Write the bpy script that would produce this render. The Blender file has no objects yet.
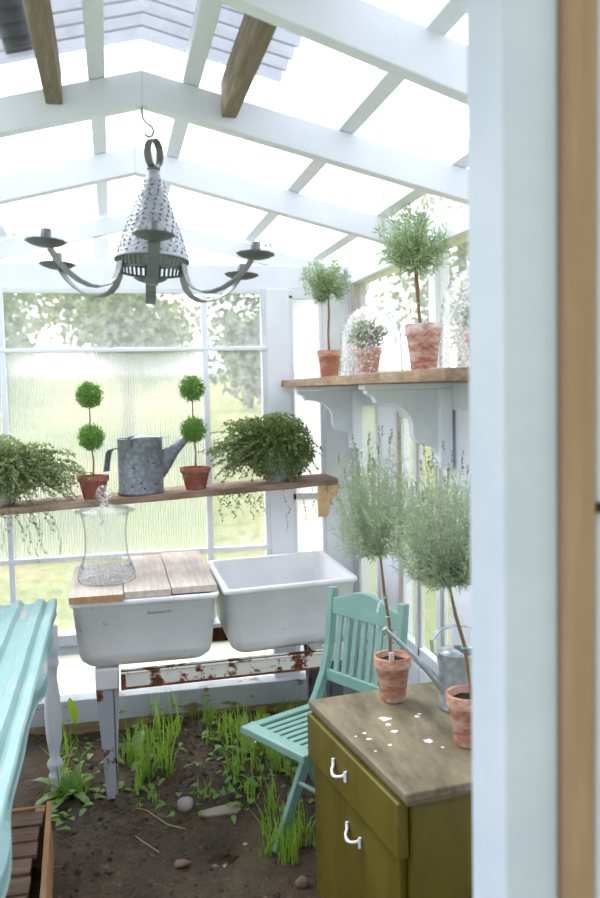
import bpy, math, random
import numpy as np
from mathutils import Vector, Matrix
random.seed(7); rng=np.random.default_rng(7)
S=bpy.context.scene; COL=S.collection
PI=math.pi
# ------------------------------------------------------------------ camera
cam_d=bpy.data.cameras.new('camera'); cam=bpy.data.objects.new('camera',cam_d); COL.objects.link(cam)
F,CX,CY,H=850.,300.,449.,1.55
def nrm(v): return v/np.linalg.norm(v)
dy=nrm(np.array([112-CX,-(394-CY),-F])); dn=np.array([590-CX,-13000.,-F]); dn=nrm(dn-dn.dot(dy)*dy)
dz=-dn; dx=np.cross(dy,dz); R=np.stack([dx,dy,dz])
cam.matrix_world=Matrix([[*R[0],0],[*R[1],0],[*R[2],H],[0,0,0,1]])
cam_d.sensor_fit='VERTICAL'; cam_d.sensor_height=36; cam_d.lens=F/898*36
cam_d.clip_start=.05; cam_d.clip_end=500
cam_d.dof.use_dof=True; cam_d.dof.focus_distance=2.95; cam_d.dof.aperture_fstop=3.2
S.camera=cam
S.view_settings.view_transform='Standard'; S.view_settings.look='None'; S.view_settings.gamma=1
S.view_settings.exposure=1.86
# ------------------------------------------------------------------ materials
def lin(c): return tuple((x/255/12.92 if x<=10 else ((x/255+.055)/1.055)**2.4) for x in c)+(1,)
class NT:
    def __init__(s,name):
        s.m=bpy.data.materials.new(name); s.m.use_nodes=True; s.t=s.m.node_tree; s.t.nodes.clear()
        s.out=s.n('ShaderNodeOutputMaterial')
    def n(s,t,**k):
        x=s.t.nodes.new(t)
        for a,b in k.items():
            if a.startswith('i_'): x.inputs[a[2:].replace('_',' ')].default_value=b
            else: setattr(x,a,b)
        return x
    def l(s,a,b): s.t.links.new(a,b)
    def noise(s,scale,detail=4,stretch=None,rough=.6,kind='ShaderNodeTexNoise'):
        tc=s.n('ShaderNodeTexCoord'); mp=s.n('ShaderNodeMapping')
        if stretch: mp.inputs['Scale'].default_value=stretch
        s.l(tc.outputs['Object'],mp.inputs[0]); x=s.n(kind); s.l(mp.outputs[0],x.inputs['Vector'])
        x.inputs['Scale'].default_value=scale
        if kind=='ShaderNodeTexNoise': x.inputs['Detail'].default_value=detail; x.inputs['Roughness'].default_value=rough
        return x.outputs[0]
    def ramp(s,src,stops):
        r=s.n('ShaderNodeValToRGB'); s.l(src,r.inputs[0]); e=r.color_ramp.elements
        while len(e)<len(stops): e.new(.5)
        for q,(p,c) in zip(e,stops): q.position=p; q.color=c if len(c)==4 else lin(c)
        return r.outputs[0]
    def mix(s,f,a,b):
        m=s.n('ShaderNodeMix',data_type='RGBA')
        if hasattr(f,'links'): s.l(f,m.inputs[0])
        else: m.inputs[0].default_value=f
        for v,i in((a,6),(b,7)):
            if hasattr(v,'links'): s.l(v,m.inputs[i])
            else: m.inputs[i].default_value=v if len(v)==4 else lin(v)
        return m.outputs[2]
    def bump(s,src,st,dist=.01):
        b=s.n('ShaderNodeBump'); b.inputs['Strength'].default_value=st; b.inputs['Distance'].default_value=dist
        s.l(src,b.inputs['Height']); return b.outputs[0]
    def bsdf(s,col,rough=.6,metal=0,bump=None,spec=.4,extra=None):
        p=s.n('ShaderNodeBsdfPrincipled'); p.inputs['Metallic'].default_value=metal
        if hasattr(rough,'links'): s.l(rough,p.inputs['Roughness'])
        else: p.inputs['Roughness'].default_value=rough
        p.inputs['Specular IOR Level'].default_value=spec
        if hasattr(col,'links'): s.l(col,p.inputs['Base Color'])
        else: p.inputs['Base Color'].default_value=col if len(col)==4 else lin(col)
        if bump: s.l(bump,p.inputs['Normal'])
        return p.outputs[0]
    def rim(s,f0,k,pw=5.):
        # mirror share of a thin clear sheet: f0 head-on, rising towards grazing view
        lw=s.n('ShaderNodeLayerWeight'); lw.inputs[0].default_value=.5
        a=s.n('ShaderNodeMath',operation='POWER'); s.l(lw.outputs['Facing'],a.inputs[0]); a.inputs[1].default_value=pw
        b=s.n('ShaderNodeMath',operation='MULTIPLY_ADD'); s.l(a.outputs[0],b.inputs[0]); b.inputs[1].default_value=k; b.inputs[2].default_value=f0
        return b.outputs[0]
    def fin(s,sh): s.l(sh,s.out.inputs[0]); return s.m
def BW(v): return (v,v,v,1)
def painted(name,base,wear,under,amt=.66,scale=14,stretch=(1,1,1),rough=.5,dirt=(.5,.5,.5)):
    t=NT(name); a=t.noise(scale,6,stretch,.65); f=t.ramp(a,[(amt,BW(0)),(amt+.03,BW(1))])
    g=t.noise(scale*.35,3); c=t.mix(t.ramp(g,[(.35,BW(0)),(.75,BW(1))]),base,wear)
    c=t.mix(f,c,under); fine=t.noise(120,3)
    return t.fin(t.bsdf(c,rough,bump=t.bump(t.mix(.5,a,fine),.25,.004)))
def wood(name,c1,c2,c3,stretch,scale=9,rough=.8):
    t=NT(name); a=t.noise(scale,6,stretch,.7); b=t.noise(3,4)
    c=t.ramp(a,[(.25,c1),(.5,c2),(.72,c3)]); c=t.mix(t.ramp(b,[(.35,BW(0)),(.7,BW(.55))]),c,c1)
    return t.fin(t.bsdf(c,rough,bump=t.bump(a,.5,.004),spec=.2))
M={}
M['white']=painted('white_paint',(240,243,252),(230,234,245),(178,176,178),.73,9)
M['white_old']=painted('weathered_white_paint',(232,236,244),(212,217,224),(176,162,146),.70,10,(.5,1,3))
M['white_worn']=painted('scuffed_white_paint',(215,221,230),(190,196,206),(150,128,100),.58,16,(.4,1,1))
M['post']=painted('door_post_paint',(196,205,218),(184,195,212),(150,142,140),.76,16,(2,2,.35))
M['trimwood']=wood('pale_trim_wood',(144,118,94),(160,134,108),(178,154,128),(4,4,.25),6)
M['beam']=wood('weathered_brown_beam',(104,92,74),(146,134,114),(180,170,154),(6,.6,6),7)
M['shelf']=wood('weathered_shelf_board',(112,88,72),(150,126,108),(184,166,150),(.7,5,7),8)
M['shelf_y']=wood('weathered_shelf_board_side',(120,96,78),(158,134,112),(190,170,148),(5,.7,7),8)
M['corbel_raw']=wood('raw_corbel_wood',(196,160,120),(214,180,140),(226,198,162),(4,4,.6),7)
M['tubboard']=wood('dusty_board',(176,160,146),(212,200,190),(232,226,220),(6,.6,6),9)
M['tubboard_raw']=wood('freshly_cut_board',(172,122,78),(188,146,106),(206,178,150),(6,.6,6),9)
M['crate']=wood('crate_slat_wood',(86,68,54),(128,106,88),(160,138,120),(.6,6,6),9)
M['crate_raw']=wood('crate_end_wood',(150,112,76),(176,138,98),(198,164,124),(6,.5,5),8)
M['sillwood']=wood('bare_sill_wood',(140,116,86),(166,140,106),(184,160,128),(.6,4,6),7)
M['brownframe']=wood('worn_window_frame',(156,142,130),(196,188,180),(224,222,220),(4,4,.5),9)
def mat_tub():
    t=NT('speckled_white_enamel'); a=t.noise(60,5); b=t.noise(5,5); 
    c=t.mix(t.ramp(b,[(.35,BW(0)),(.7,BW(1))]),(243,243,244),(230,231,233)); c=t.mix(t.ramp(a,[(.68,BW(0)),(.71,BW(.8))]),c,(150,146,142))
    return t.fin(t.bsdf(c,.45,bump=t.bump(a,.1,.002)))
M['tub']=mat_tub()
def mat_rust(name,paint,thr):
    t=NT(name); a=t.noise(11,8,(1,1,1),.7); r=t.noise(40,5)
    rust=t.ramp(r,[(.3,(66,38,24)),(.5,(116,62,34)),(.7,(160,104,62))])
    c=t.mix(t.ramp(a,[(thr,BW(0)),(thr+.035,BW(1))]),paint,rust)
    return t.fin(t.bsdf(c,.7,bump=t.bump(a,.4,.004)))
M['rust']=mat_rust('rusted_cream_paint',(236,233,222),.515)
M['rustleg']=mat_rust('rusted_grey_paint',(176,180,188),.56)
M['darkleg']=mat_rust('rusted_slate_paint',(98,104,114),.6)
M['rustedge']=mat_rust('heavy_rust',(120,70,40),.3)
M['teal']=painted('chipped_teal_paint',(120,160,160),(148,176,174),(178,170,164),.6,9,(2.5,.5,1),.45)
M['chair']=painted('seafoam_chair_paint',(122,160,150),(136,174,164),(78,92,88),.74,16,(1,1,1),.5)
def mat_olive(name,a1,a2,un,top=False):
    t=NT(name); a=t.noise(7,6,(2,.6,1) if top else (1,1,.3),.65); b=t.noise(26,6); 
    c=t.ramp(a,[(.32,a1),(.62,a2)]); c=t.mix(t.ramp(b,[(.66,BW(0)),(.72,BW(.7))]),c,un)
    return t.fin(t.bsdf(c,.5 if not top else .6,bump=t.bump(a,.15,.003)))
M['olive']=mat_olive('olive_green_paint',(78,68,14),(100,90,20),(60,46,26))
M['olivetop']=mat_olive('worn_olive_top',(84,76,56),(134,124,100),(160,154,140),True)
M['oliveedge']=mat_olive('olive_edge',(86,74,42),(110,98,64),(96,76,52))
def mat_simple(name,c,r=.5,metal=0,spec=.5):
    t=NT(name); a=t.noise(30,4); return t.fin(t.bsdf(t.mix(t.ramp(a,[(.3,BW(0)),(.7,BW(.35))]),c,tuple(int(x*.75) for x in c)),r,metal,bump=t.bump(a,.1,.002),spec=spec))
M['handle']=mat_simple('chipped_white_handle',(236,238,244),.35)
M['splat']=mat_simple('white_droppings',(240,240,240),.7)
M['dark']=mat_simple('dark_iron',(52,52,54),.5,.6)
M['hook']=mat_simple('pale_wire',(170,172,176),.4,.5)
M['pewter']=mat_simple('aged_pewter',(140,142,144),.5,.45)
M['pewter_dark']=mat_simple('dark_pewter',(112,114,112),.55,.4)
def mat_cone():
    t=NT('grey_tin'); a=t.noise(40,4); v=t.noise(85,0,(1,1,1.4),.5,'ShaderNodeTexVoronoi')
    c=t.mix(t.ramp(a,[(.35,BW(0)),(.7,BW(1))]),(190,194,200),(160,164,170))
    return t.fin(t.bsdf(c,.5,.35,bump=t.bump(v,.6,.003)))
M['tin']=mat_cone()
def mat_galv(name,c1,c2,rough=.38,metal=.45):
    t=NT(name); v=t.noise(45,0,None,.5,'ShaderNodeTexVoronoi'); a=t.noise(6,6)
    c=t.mix(t.ramp(v,[(0.1,BW(0)),(.7,BW(1))]),c1,c2); c=t.mix(t.ramp(a,[(.4,BW(0)),(.75,BW(.6))]),c,c2)
    return t.fin(t.bsdf(c,rough,metal,bump=t.bump(a,.1,.003)))
M['galv']=mat_galv('galvanised_steel',(186,194,202),(156,164,172))
M['galv_old']=mat_galv('old_galvanised_steel',(146,152,160),(114,118,124),.55,.35)
def mat_terra(name,c1,c2,w,thr,moss=False):
    t=NT(name); a=t.noise(14,6,(1,1,2.2),.7); b=t.noise(9,4); m=t.noise(7,4,(1,1,1.5))
    c=t.mix(t.ramp(b,[(.3,BW(0)),(.7,BW(1))]),c1,c2); c=t.mix(t.ramp(a,[(thr-.05,BW(0)),(thr+.14,BW(.9))]),c,w)
    if moss: c=t.mix(t.ramp(m,[(.6,BW(0)),(.68,BW(.8))]),c,(110,108,70))
    return t.fin(t.bsdf(c,.85,bump=t.bump(a,.15,.002),spec=.15))
M['terra']=mat_terra('terracotta',(172,116,94),(192,140,116),(210,186,174),.52)
M['terra_red']=mat_terra('red_terracotta',(142,84,70),(162,104,88),(190,150,138),.54)
M['terra_white']=mat_terra('limewashed_terracotta',(176,112,100),(190,134,122),(226,214,212),.47)
M['terra_moss']=mat_terra('mossy_terracotta',(170,112,88),(190,136,110),(214,190,178),.48,True)
M['soil']=mat_simple('potting_soil',(58,46,38),.95,0,.1)
M['tagwhite']=mat_simple('white_plant_tag',(240,240,240),.5)
M['ink']=mat_simple('grey_print',(120,120,124),.7)
M['tie']=mat_simple('green_tie',(110,190,160),.6)
def mat_leaf(name,c1,c2,tr=.35,scale=6):
    t=NT(name); a=t.noise(scale,3); n=t.noise(90,1)
    c=t.mix(t.mix(.5,a,n),c1,c2)
    d=t.n('ShaderNodeBsdfDiffuse'); q=t.n('ShaderNodeBsdfTranslucent'); g=t.n('ShaderNodeBsdfGlossy'); g.inputs['Roughness'].default_value=.45
    t.l(c,d.inputs[0]); t.l(c,q.inputs[0]); m=t.n('ShaderNodeMixShader'); m.inputs[0].default_value=tr
    t.l(d.outputs[0],m.inputs[1]); t.l(q.outputs[0],m.inputs[2]); m2=t.n('ShaderNodeMixShader'); m2.inputs[0].default_value=.06
    t.l(m.outputs[0],m2.inputs[1]); t.l(g.outputs[0],m2.inputs[2]); return t.fin(m2.outputs[0])
M['rosemary']=mat_leaf('rosemary_leaf',(122,152,104),(184,206,162))
M['lavender']=mat_leaf('lavender_leaf',(140,162,126),(206,218,188))
M['bud']=mat_leaf('lavender_bud',(120,132,110),(150,150,140))
M['topiary']=mat_leaf('topiary_leaf',(76,130,46),(146,188,84))
M['vine']=mat_leaf('vine_leaf',(82,108,52),(160,176,110))
M['vine_b']=mat_leaf('pale_vine_leaf',(92,114,62),(190,202,144))
M['grass']=mat_leaf('grass_blade',(110,156,38),(178,210,84),.55)
M['weed']=mat_leaf('weed_leaf',(84,134,46),(142,184,80),.5)
M['bright']=mat_leaf('bright_leaf',(130,180,20),(170,210,50),.6)
M['tree']=mat_leaf('tree_leaf',(104,122,64),(164,176,104),.4,.6)
M['tree_y']=mat_leaf('yellow_tree_leaf',(140,152,60),(190,194,100),.4,.6)
M['tree_d']=mat_leaf('dark_tree_leaf',(86,106,62),(134,148,96),.4,.6)
M['stem']=wood('woody_stem',(110,84,60),(140,112,84),(166,140,112),(4,4,1),30)
M['vinestem']=wood('dark_vine_stem',(70,54,40),(92,72,54),(110,90,70),(3,3,1),30)
M['drystalk']=mat_simple('dry_stalk',(186,170,124),.8,0,.2)
M['bark']=wood('bark',(90,80,68),(120,108,94),(140,130,118),(3,3,.5),5)
M['stone']=mat_simple('grey_stone',(168,160,154),.8,0,.2)
M['stone_b']=mat_simple('brown_pebble',(132,112,98),.8,0,.2)
M['slate']=mat_simple('flat_pale_stone',(156,144,128),.85,0,.2)
def mat_dirt():
    t=NT('damp_soil'); a=t.noise(5,8,None,.7); b=t.noise(30,6); d=t.noise(1.6,3)
    c=t.ramp(a,[(.3,(44,35,27)),(.52,(70,57,45)),(.7,(102,87,70))]); c=t.mix(t.ramp(b,[(.62,BW(0)),(.7,BW(.5))]),c,(140,124,106))
    c=t.mix(t.ramp(d,[(.5,BW(0)),(.65,BW(.35))]),c,(86,84,48))
    return t.fin(t.bsdf(c,t.ramp(a,[(.35,BW(.45)),(.6,BW(.85))]),bump=t.bump(t.mix(.5,a,b),1.,.04),spec=.3))
M['dirt']=mat_dirt()
def mat_lawn():
    t=NT('meadow_grass'); a=t.noise(.35,6,None,.6); b=t.noise(9,5)
    c=t.ramp(a,[(.35,(96,112,48)),(.46,(128,136,64)),(.58,(152,146,92)),(.74,(158,142,112))]); c=t.mix(t.ramp(b,[(.35,BW(0)),(.7,BW(.6))]),c,(84,92,44))
    return t.fin(t.bsdf(c,.9,spec=.1,bump=t.bump(b,.5,.05)))
M['lawn']=mat_lawn()
def mat_water():
    t=NT('puddle_water'); return t.fin(t.bsdf((60,46,34),.05,spec=.8))
M['water']=mat_water()
def pane(name,veil,gl=.25,tint=(1,1,1,1),rough=0,ref=0.,ribs=None,veilcol=(.9,.93,.95,1),dirt=0.):
    t=NT(name); tr=t.n('ShaderNodeBsdfTransparent'); tr.inputs[0].default_value=tint
    sh=tr.outputs[0]
    def mx(f,a,b):
        m=t.n('ShaderNodeMixShader')
        if hasattr(f,'links'): t.l(f,m.inputs[0])
        else: m.inputs[0].default_value=f
        t.l(a,m.inputs[1]); t.l(b,m.inputs[2]); return m.outputs[0]
    nb=None
    if ribs:
        w=t.noise(ribs[0],0,ribs[1],.5,'ShaderNodeTexWave'); nb=t.bump(w,.7,.004)
    if ref:
        r=t.n('ShaderNodeBsdfRefraction'); r.inputs['Roughness'].default_value=rough; r.inputs['IOR'].default_value=1.06
        if nb: t.l(nb,r.inputs['Normal'])
        sh=mx(ref,sh,r.outputs[0])
    tl=t.n('ShaderNodeBsdfTranslucent'); tl.inputs[0].default_value=veilcol
    df=t.n('ShaderNodeBsdfDiffuse'); df.inputs[0].default_value=veilcol
    if nb: t.l(nb,df.inputs['Normal'])
    v=mx(.3,tl.outputs[0],df.outputs[0])
    if dirt:
        f=t.ramp(t.noise(22,6,None,.7),[(.42,BW(veil)),(.7,BW(min(1,veil+dirt)))])
        sh=mx(f,sh,v)
    elif ribs:
        f=t.ramp(w,[(.0,BW(veil*.6)),(1,BW(veil*1.5))]); sh=mx(f,sh,v)
    else: sh=mx(veil,sh,v)
    g=t.n('ShaderNodeBsdfGlossy'); g.inputs['Roughness'].default_value=.05
    return t.fin(mx(t.rim(.015,gl),sh,g.outputs[0]))
M['glass']=pane('window_glass',.09,dirt=.15)  # whitish veil and patches in the pane stand in for haze outdoors
M['reed']=pane('reeded_glass',.20,ref=.66,rough=.24,ribs=(27,(1,.01,.01)))
M['plastic']=pane('milky_plastic',.62,veilcol=(.95,.96,.97,1))
M['roof']=pane('clear_roof_sheet',.16,gl=.05,veilcol=(.96,.97,.98,1))
M['roof2']=pane('dirty_roof_sheet',.62,gl=.15,tint=(.38,.40,.43,1),veilcol=(.17,.18,.20,1),dirt=.2)
def glassy(name,dirt=0.):
    t=NT(name); tr=t.n('ShaderNodeBsdfTransparent'); tr.inputs[0].default_value=(.985,.99,.99,1)
    g=t.n('ShaderNodeBsdfGlossy'); g.inputs['Roughness'].default_value=.03
    dk=t.n('ShaderNodeBsdfTransparent'); dk.inputs[0].default_value=(.44,.48,.51,1)
    lw=t.n('ShaderNodeLayerWeight'); lw.inputs[0].default_value=.5
    e=t.ramp(lw.outputs['Facing'],[(.62,BW(0)),(.97,BW(1))])
    m0=t.n('ShaderNodeMixShader'); t.l(e,m0.inputs[0]); t.l(tr.outputs[0],m0.inputs[1]); t.l(dk.outputs[0],m0.inputs[2])
    frr=t.rim(.025,.5,4.)
    m=t.n('ShaderNodeMixShader'); t.l(frr,m.inputs[0]); t.l(m0.outputs[0],m.inputs[1]); t.l(g.outputs[0],m.inputs[2]); o=m.outputs[0]
    if dirt:
        df=t.n('ShaderNodeBsdfTranslucent'); df.inputs[0].default_value=(.95,.95,.95,1); d2=t.n('ShaderNodeBsdfDiffuse'); d2.inputs[0].default_value=(.95,.95,.95,1)
        a=t.n('ShaderNodeAddShader'); 
        mm=t.n('ShaderNodeMixShader'); mm.inputs[0].default_value=.5; t.l(df.outputs[0],mm.inputs[1]); t.l(d2.outputs[0],mm.inputs[2])
        f=t.ramp(t.noise(110,4,None,.6),[(.50,BW(.02)),(.66,BW(dirt))])
        m3=t.n('ShaderNodeMixShader'); t.l(f,m3.inputs[0]); t.l(o,m3.inputs[1]); t.l(mm.outputs[0],m3.inputs[2]); o=m3.outputs[0]
    return t.fin(o)
M['jar']=glassy('clear_glass',.12); M['cloche']=glassy('beaded_glass',.6); M['jarfoot']=glassy('ribbed_glass',.6)
# ------------------------------------------------------------------ mesh building
WL={}
class MB:
    def __init__(s): s.v=[]; s.f=[]; s.sm=[]
    def add(s,vs,fs,smooth=False):
        b=len(s.v); s.v+= [tuple(map(float,p)) for p in vs]; s.f+=[tuple(i+b for i in f) for f in fs]; s.sm+=[smooth]*len(fs); return s
    def hexa(s,p): return s.add(p,[(0,3,2,1),(4,5,6,7),(0,1,5,4),(1,2,6,5),(2,3,7,6),(3,0,4,7)])
    def box(s,x0,x1,y0,y1,z0,z1): return s.hexa([(x0,y0,z0),(x1,y0,z0),(x1,y1,z0),(x0,y1,z0),(x0,y0,z1),(x1,y0,z1),(x1,y1,z1),(x0,y1,z1)])
    def bar(s,a,b,w,h,up=(0,0,1),w2=None,h2=None):
        a=Vector(a);b=Vector(b);d=(b-a).normalized();u=Vector(up);sd=d.cross(u)
        if sd.length<1e-4: sd=d.cross(Vector((1,0,0)))
        sd.normalize();u=sd.cross(d).normalized();w2=w2 or w;h2=h2 or h
        P=[]
        for p,W,Hh in((a,w,h),(b,w2,h2)):
            for i,j in((-1,-1),(1,-1),(1,1),(-1,1)): P.append(p+sd*i*W/2+u*j*Hh/2)
        return s.add(P,[(0,1,2,3),(7,6,5,4),(0,4,5,1),(1,5,6,2),(2,6,7,3),(3,7,4,0)])
    def tube(s,pts,r,seg=8,cap=True):
        pts=[Vector(p) for p in pts]; n=len(pts); rr=r if hasattr(r,'__len__') else [r]*n
        V=[];pu=None
        for i,p in enumerate(pts):
            d=(pts[min(i+1,n-1)]-pts[max(i-1,0)]).normalized()
            if pu is None: pu=d.orthogonal().normalized()
            pu=(pu-d*pu.dot(d)); pu=pu.normalized() if pu.length>1e-6 else d.orthogonal().normalized()
            q=d.cross(pu)
            for k in range(seg): t=2*PI*k/seg; V.append(p+(pu*math.cos(t)+q*math.sin(t))*rr[i])
        Fs=[(i*seg+k,i*seg+(k+1)%seg,(i+1)*seg+(k+1)%seg,(i+1)*seg+k) for i in range(n-1) for k in range(seg)]
        s.add(V,Fs,True)
        if cap: s.add(V[:seg][::-1],[tuple(range(seg))]); s.add(V[-seg:],[tuple(range(seg))])
        return s
    def ribbon(s,pts,side,w,th):
        # flat strap along pts; side = unit vector across the strap
        pts=[Vector(p) for p in pts]; n=len(pts); sd=Vector(side); V=[]
        for i,p in enumerate(pts):
            d=(pts[min(i+1,n-1)]-pts[max(i-1,0)]).normalized(); nn=sd.cross(d).normalized()
            for a,b in((-1,-1),(1,-1),(1,1),(-1,1)): V.append(p+sd*a*w/2+nn*b*th/2)
        Fs=[(i*4+k,i*4+(k+1)%4,(i+1)*4+(k+1)%4,(i+1)*4+k) for i in range(n-1) for k in range(4)]+[(3,2,1,0),(n*4-4,n*4-3,n*4-2,n*4-1)]
        return s.add(V,Fs)
    def lathe(s,prof,c=(0,0,0),seg=40,scal=None,ang=(0,2*PI)):
        V=[];full=abs(ang[1]-ang[0]-2*PI)<1e-6; m=seg if full else seg+1
        for i,(r,z) in enumerate(prof):
            for k in range(m):
                t=ang[0]+(ang[1]-ang[0])*k/seg; q=r if scal is None else r*scal(i,t)
                V.append((c[0]+q*math.cos(t),c[1]+q*math.sin(t),c[2]+z))
        Fs=[]
        for i in range(len(prof)-1):
            for k in range(seg if not full else m):
                k2=(k+1)%m if full else k+1
                Fs.append((i*m+k,i*m+k2,(i+1)*m+k2,(i+1)*m+k))
        return s.add(V,Fs,True)
    def prism(s,poly,axis,a,b):
        # poly in the two remaining axes (order kept), extruded along axis from a to b
        def P(u,v,w): return {'x':(w,u,v),'y':(u,w,v),'z':(u,v,w)}[axis]
        n=len(poly); V=[P(u,v,a) for u,v in poly]+[P(u,v,b) for u,v in poly]
        return s.add(V,[tuple(range(n)),tuple(range(2*n-1,n-1,-1))]+[(i,(i+n),(i+1)%n+n,(i+1)%n) for i in range(n)])
    def leaves(s,P,D,L,W,bend=.0,tip=.5):
        P=np.asarray(P,float);D=np.asarray(D,float);n=len(P)
        if n==0: return s
        D/=np.linalg.norm(D,axis=1)[:,None]+1e-9; r=rng.normal(size=(n,3)); A=np.cross(D,r); A/=np.linalg.norm(A,axis=1)[:,None]+1e-9
        N=np.cross(A,D); L=np.broadcast_to(L,(n,))[:,None]; W=np.broadcast_to(W,(n,))[:,None]
        m=P+D*L*tip+N*L*bend
        V=np.stack([P,m+A*W/2,P+D*L,m-A*W/2],1).reshape(-1,3); b=len(s.v)
        s.v+=list(map(tuple,V.tolist())); s.f+=[(b+4*i,b+4*i+1,b+4*i+2,b+4*i+3) for i in range(n)]; s.sm+=[False]*n; return s
    def rot(s,rz,c=(0,0)):
        cs,sn=math.cos(rz),math.sin(rz); s.v=[((x-c[0])*cs-(y-c[1])*sn+c[0],(x-c[0])*sn+(y-c[1])*cs+c[1],z) for x,y,z in s.v]; return s
    def xf(s,fn): s.v=[tuple(fn(*p)) for p in s.v]; return s
def obj(name,mb,mat,parent=None,bevel=0,sub=0,label=None,solid=0):
    me=bpy.data.meshes.new(name)
    if parent is not None: o0=WL[parent.name]
    else:
        a=np.array(mb.v); o0=((a[:,0].min()+a[:,0].max())/2,(a[:,1].min()+a[:,1].max())/2,a[:,2].min())
    me.from_pydata([(x-o0[0],y-o0[1],z-o0[2]) for x,y,z in mb.v],[],mb.f)
    me.polygons.foreach_set('use_smooth',mb.sm); me.update()
    me.materials.append(M[mat] if isinstance(mat,str) else mat)
    o=bpy.data.objects.new(name,me); COL.objects.link(o)
    if parent is not None: o.parent=parent
    else: o.location=o0
    WL[o.name]=o0
    if bevel: b=o.modifiers.new('bevel','BEVEL'); b.width=bevel; b.segments=2; b.limit_method='ANGLE'
    if solid: b=o.modifiers.new('solid','SOLIDIFY'); b.thickness=solid; b.offset=0
    if sub: b=o.modifiers.new('sub','SUBSURF'); b.levels=sub; b.render_levels=sub
    if label: o['label']=label
    return o
def tag(o,label,cat,group=None,kind=None):
    o['label']=label; o['category']=cat
    if group: o['group']=group
    if kind: o['kind']=kind
    return o
def thing(name,label,cat,loc,group=None,kind=None):
    o=bpy.data.objects.new(name,None); COL.objects.link(o); o.location=loc; WL[o.name]=tuple(loc); o.empty_display_size=.05
    return tag(o,label,cat,group,kind)
def struct(name,mb,mat,parent=None,bevel=0,label=None,cat=None):
    o=obj(name,mb,mat,parent,bevel)
    if parent is None:
        o['kind']='structure'; o['label']=label or name.replace('_',' '); o['category']=cat or name.split('_')[0]
    return o
def flip(o): return o
# ------------------------------------------------------------------ ground
def gh(x,y):
    z=.012*math.sin(x*7+y*3)+.010*math.sin(y*9-x*4)+.006*math.sin(x*19+1)*math.sin(y*17)
    z+=.05*max(0,min(1,(y-3.3)/.5))*.5
    d=math.hypot(x-.30,(y-2.80)*1.0); z-=.02*math.exp(-(d/.09)**2)
    return z-.012
mb=MB(); nx,ny=110,190; V=[];
for j in range(ny+1):
    for i in range(nx+1):
        x=-1.0+2.25*i/nx; y=.2+3.86*j/ny; V.append((x,y,gh(x,y)+.003*random.uniform(-1,1)+(.012*random.random()**6 if y>2.9 else 0)))
mb.add(V,[(j*(nx+1)+i,j*(nx+1)+i+1,(j+1)*(nx+1)+i+1,(j+1)*(nx+1)+i) for j in range(ny) for i in range(nx)],True)
fl=struct('floor',mb,'dirt',label='bare damp dark soil floor of the greenhouse',cat='floor')
def lawn_h(x,y):
    r=max(0,y-6); return -.12+ 3.3*(1-math.exp(-max(0,r-3)/22.)) + .05*math.sin(x*.7)*math.cos(y*.5)
mb=MB(); V=[]; ys=[-14,-6,-1]+[1+k*.8 for k in range(20)]+[18+k*2.5 for k in range(25)]; xs=[-50+k*2 for k in range(51)]
for y in ys:
    for x in xs: V.append((x,y,lawn_h(x,y)))
n=len(xs); mb.add(V,[(j*n+i,j*n+i+1,(j+1)*n+i+1,(j+1)*n+i) for j in range(len(ys)-1) for i in range(n-1)],True)
struct('lawn',mb,'lawn',label='pale green and straw coloured meadow outside the windows',cat='lawn')
# ------------------------------------------------------------------ greenhouse shell
XR,XL,YB,RX=1.15,-.93,4.0,.105
def rz(x): return 2.30-.245*abs(x-RX)
wb=MB(); wb.box(XL-.09,XR+.09,YB,YB+.09,2.03,2.14)
wall=struct('wall_back',wb,'white',bevel=.003,label='white back wall framing with a horizontal tie beam',cat='wall')
for x0,x1,z0,z1 in((.725,.838,.12,2.03),(1.0,1.135,.12,2.03),(XL-.02,XL+.10,.12,2.03)):
    struct('post',MB().box(x0,x1,YB-.01,YB+.09,z0,z1),'white_old' if x0>.9 else 'white',wall,.003)
struct('post',MB().box(-.06,.01,YB+.01,YB+.07,2.14,2.258),'white',wall,.002)
# low sill rails, milky panel and baseboard
struct('sill_rail',MB().box(XL,.725,YB-.03,YB+.06,.40,.452).box(XL,.725,YB-.01,YB+.06,.352,.40),'white_old',wall,.004)
struct('lower_panel',MB().box(XL,1.0,YB+.03,YB+.036,.10,.36),'plastic',wall)
struct('gable_panel',MB().prism([(XL,2.14),(XR,2.14),(RX,2.40)],'y',YB+.075,YB+.081),'plastic',wall)
t=struct('baseboard_back',MB().box(XL,1.14,YB-.06,YB+.05,.045,.155),'white_worn',bevel=.004,label='scuffed white plank along the foot of the back wall',cat='baseboard')
struct('bare_edge',MB().box(XL,1.138,YB-.058,YB+.045,-.02,.043),'sillwood',t,.003)
# window 1 : big back window
w1=struct('window_1',MB().box(-.484,-.458,YB-.012,YB+.02,.452,2.03).box(.418,.446,YB-.012,YB+.02,.452,2.03)
   .box(XL+.1,.725,YB-.014,YB+.018,1.742,1.760).box(XL+.1,.725,YB-.014,YB+.018,.790,.812),'white',bevel=.004,label='big multi-pane back window behind the hanging shelf',cat='window')
struct('window_frame',MB().box(.700,.725,YB-.005,YB+.03,.452,2.03).box(XL+.1,.70,YB-.005,YB+.03,2.008,2.03),'white_old',w1,.003)
for x0,x1,z0,z1,m in((XL+.1,-.47,1.75,2.03,'glass'),(-.47,.43,1.75,2.03,'glass'),(.43,.72,1.75,2.03,'glass'),(XL+.1,-.47,.8,1.75,'reed'),(-.47,.43,.8,1.75,'reed'),(.43,.72,.8,1.75,'glass'),(XL+.1,-.47,.452,.8,'glass'),(-.47,.43,.452,.8,'glass'),(.43,.72,.452,.8,'glass')):
    struct('pane',MB().box(x0,x1,YB+.002,YB+.006,z0,z1),m,w1)
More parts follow.
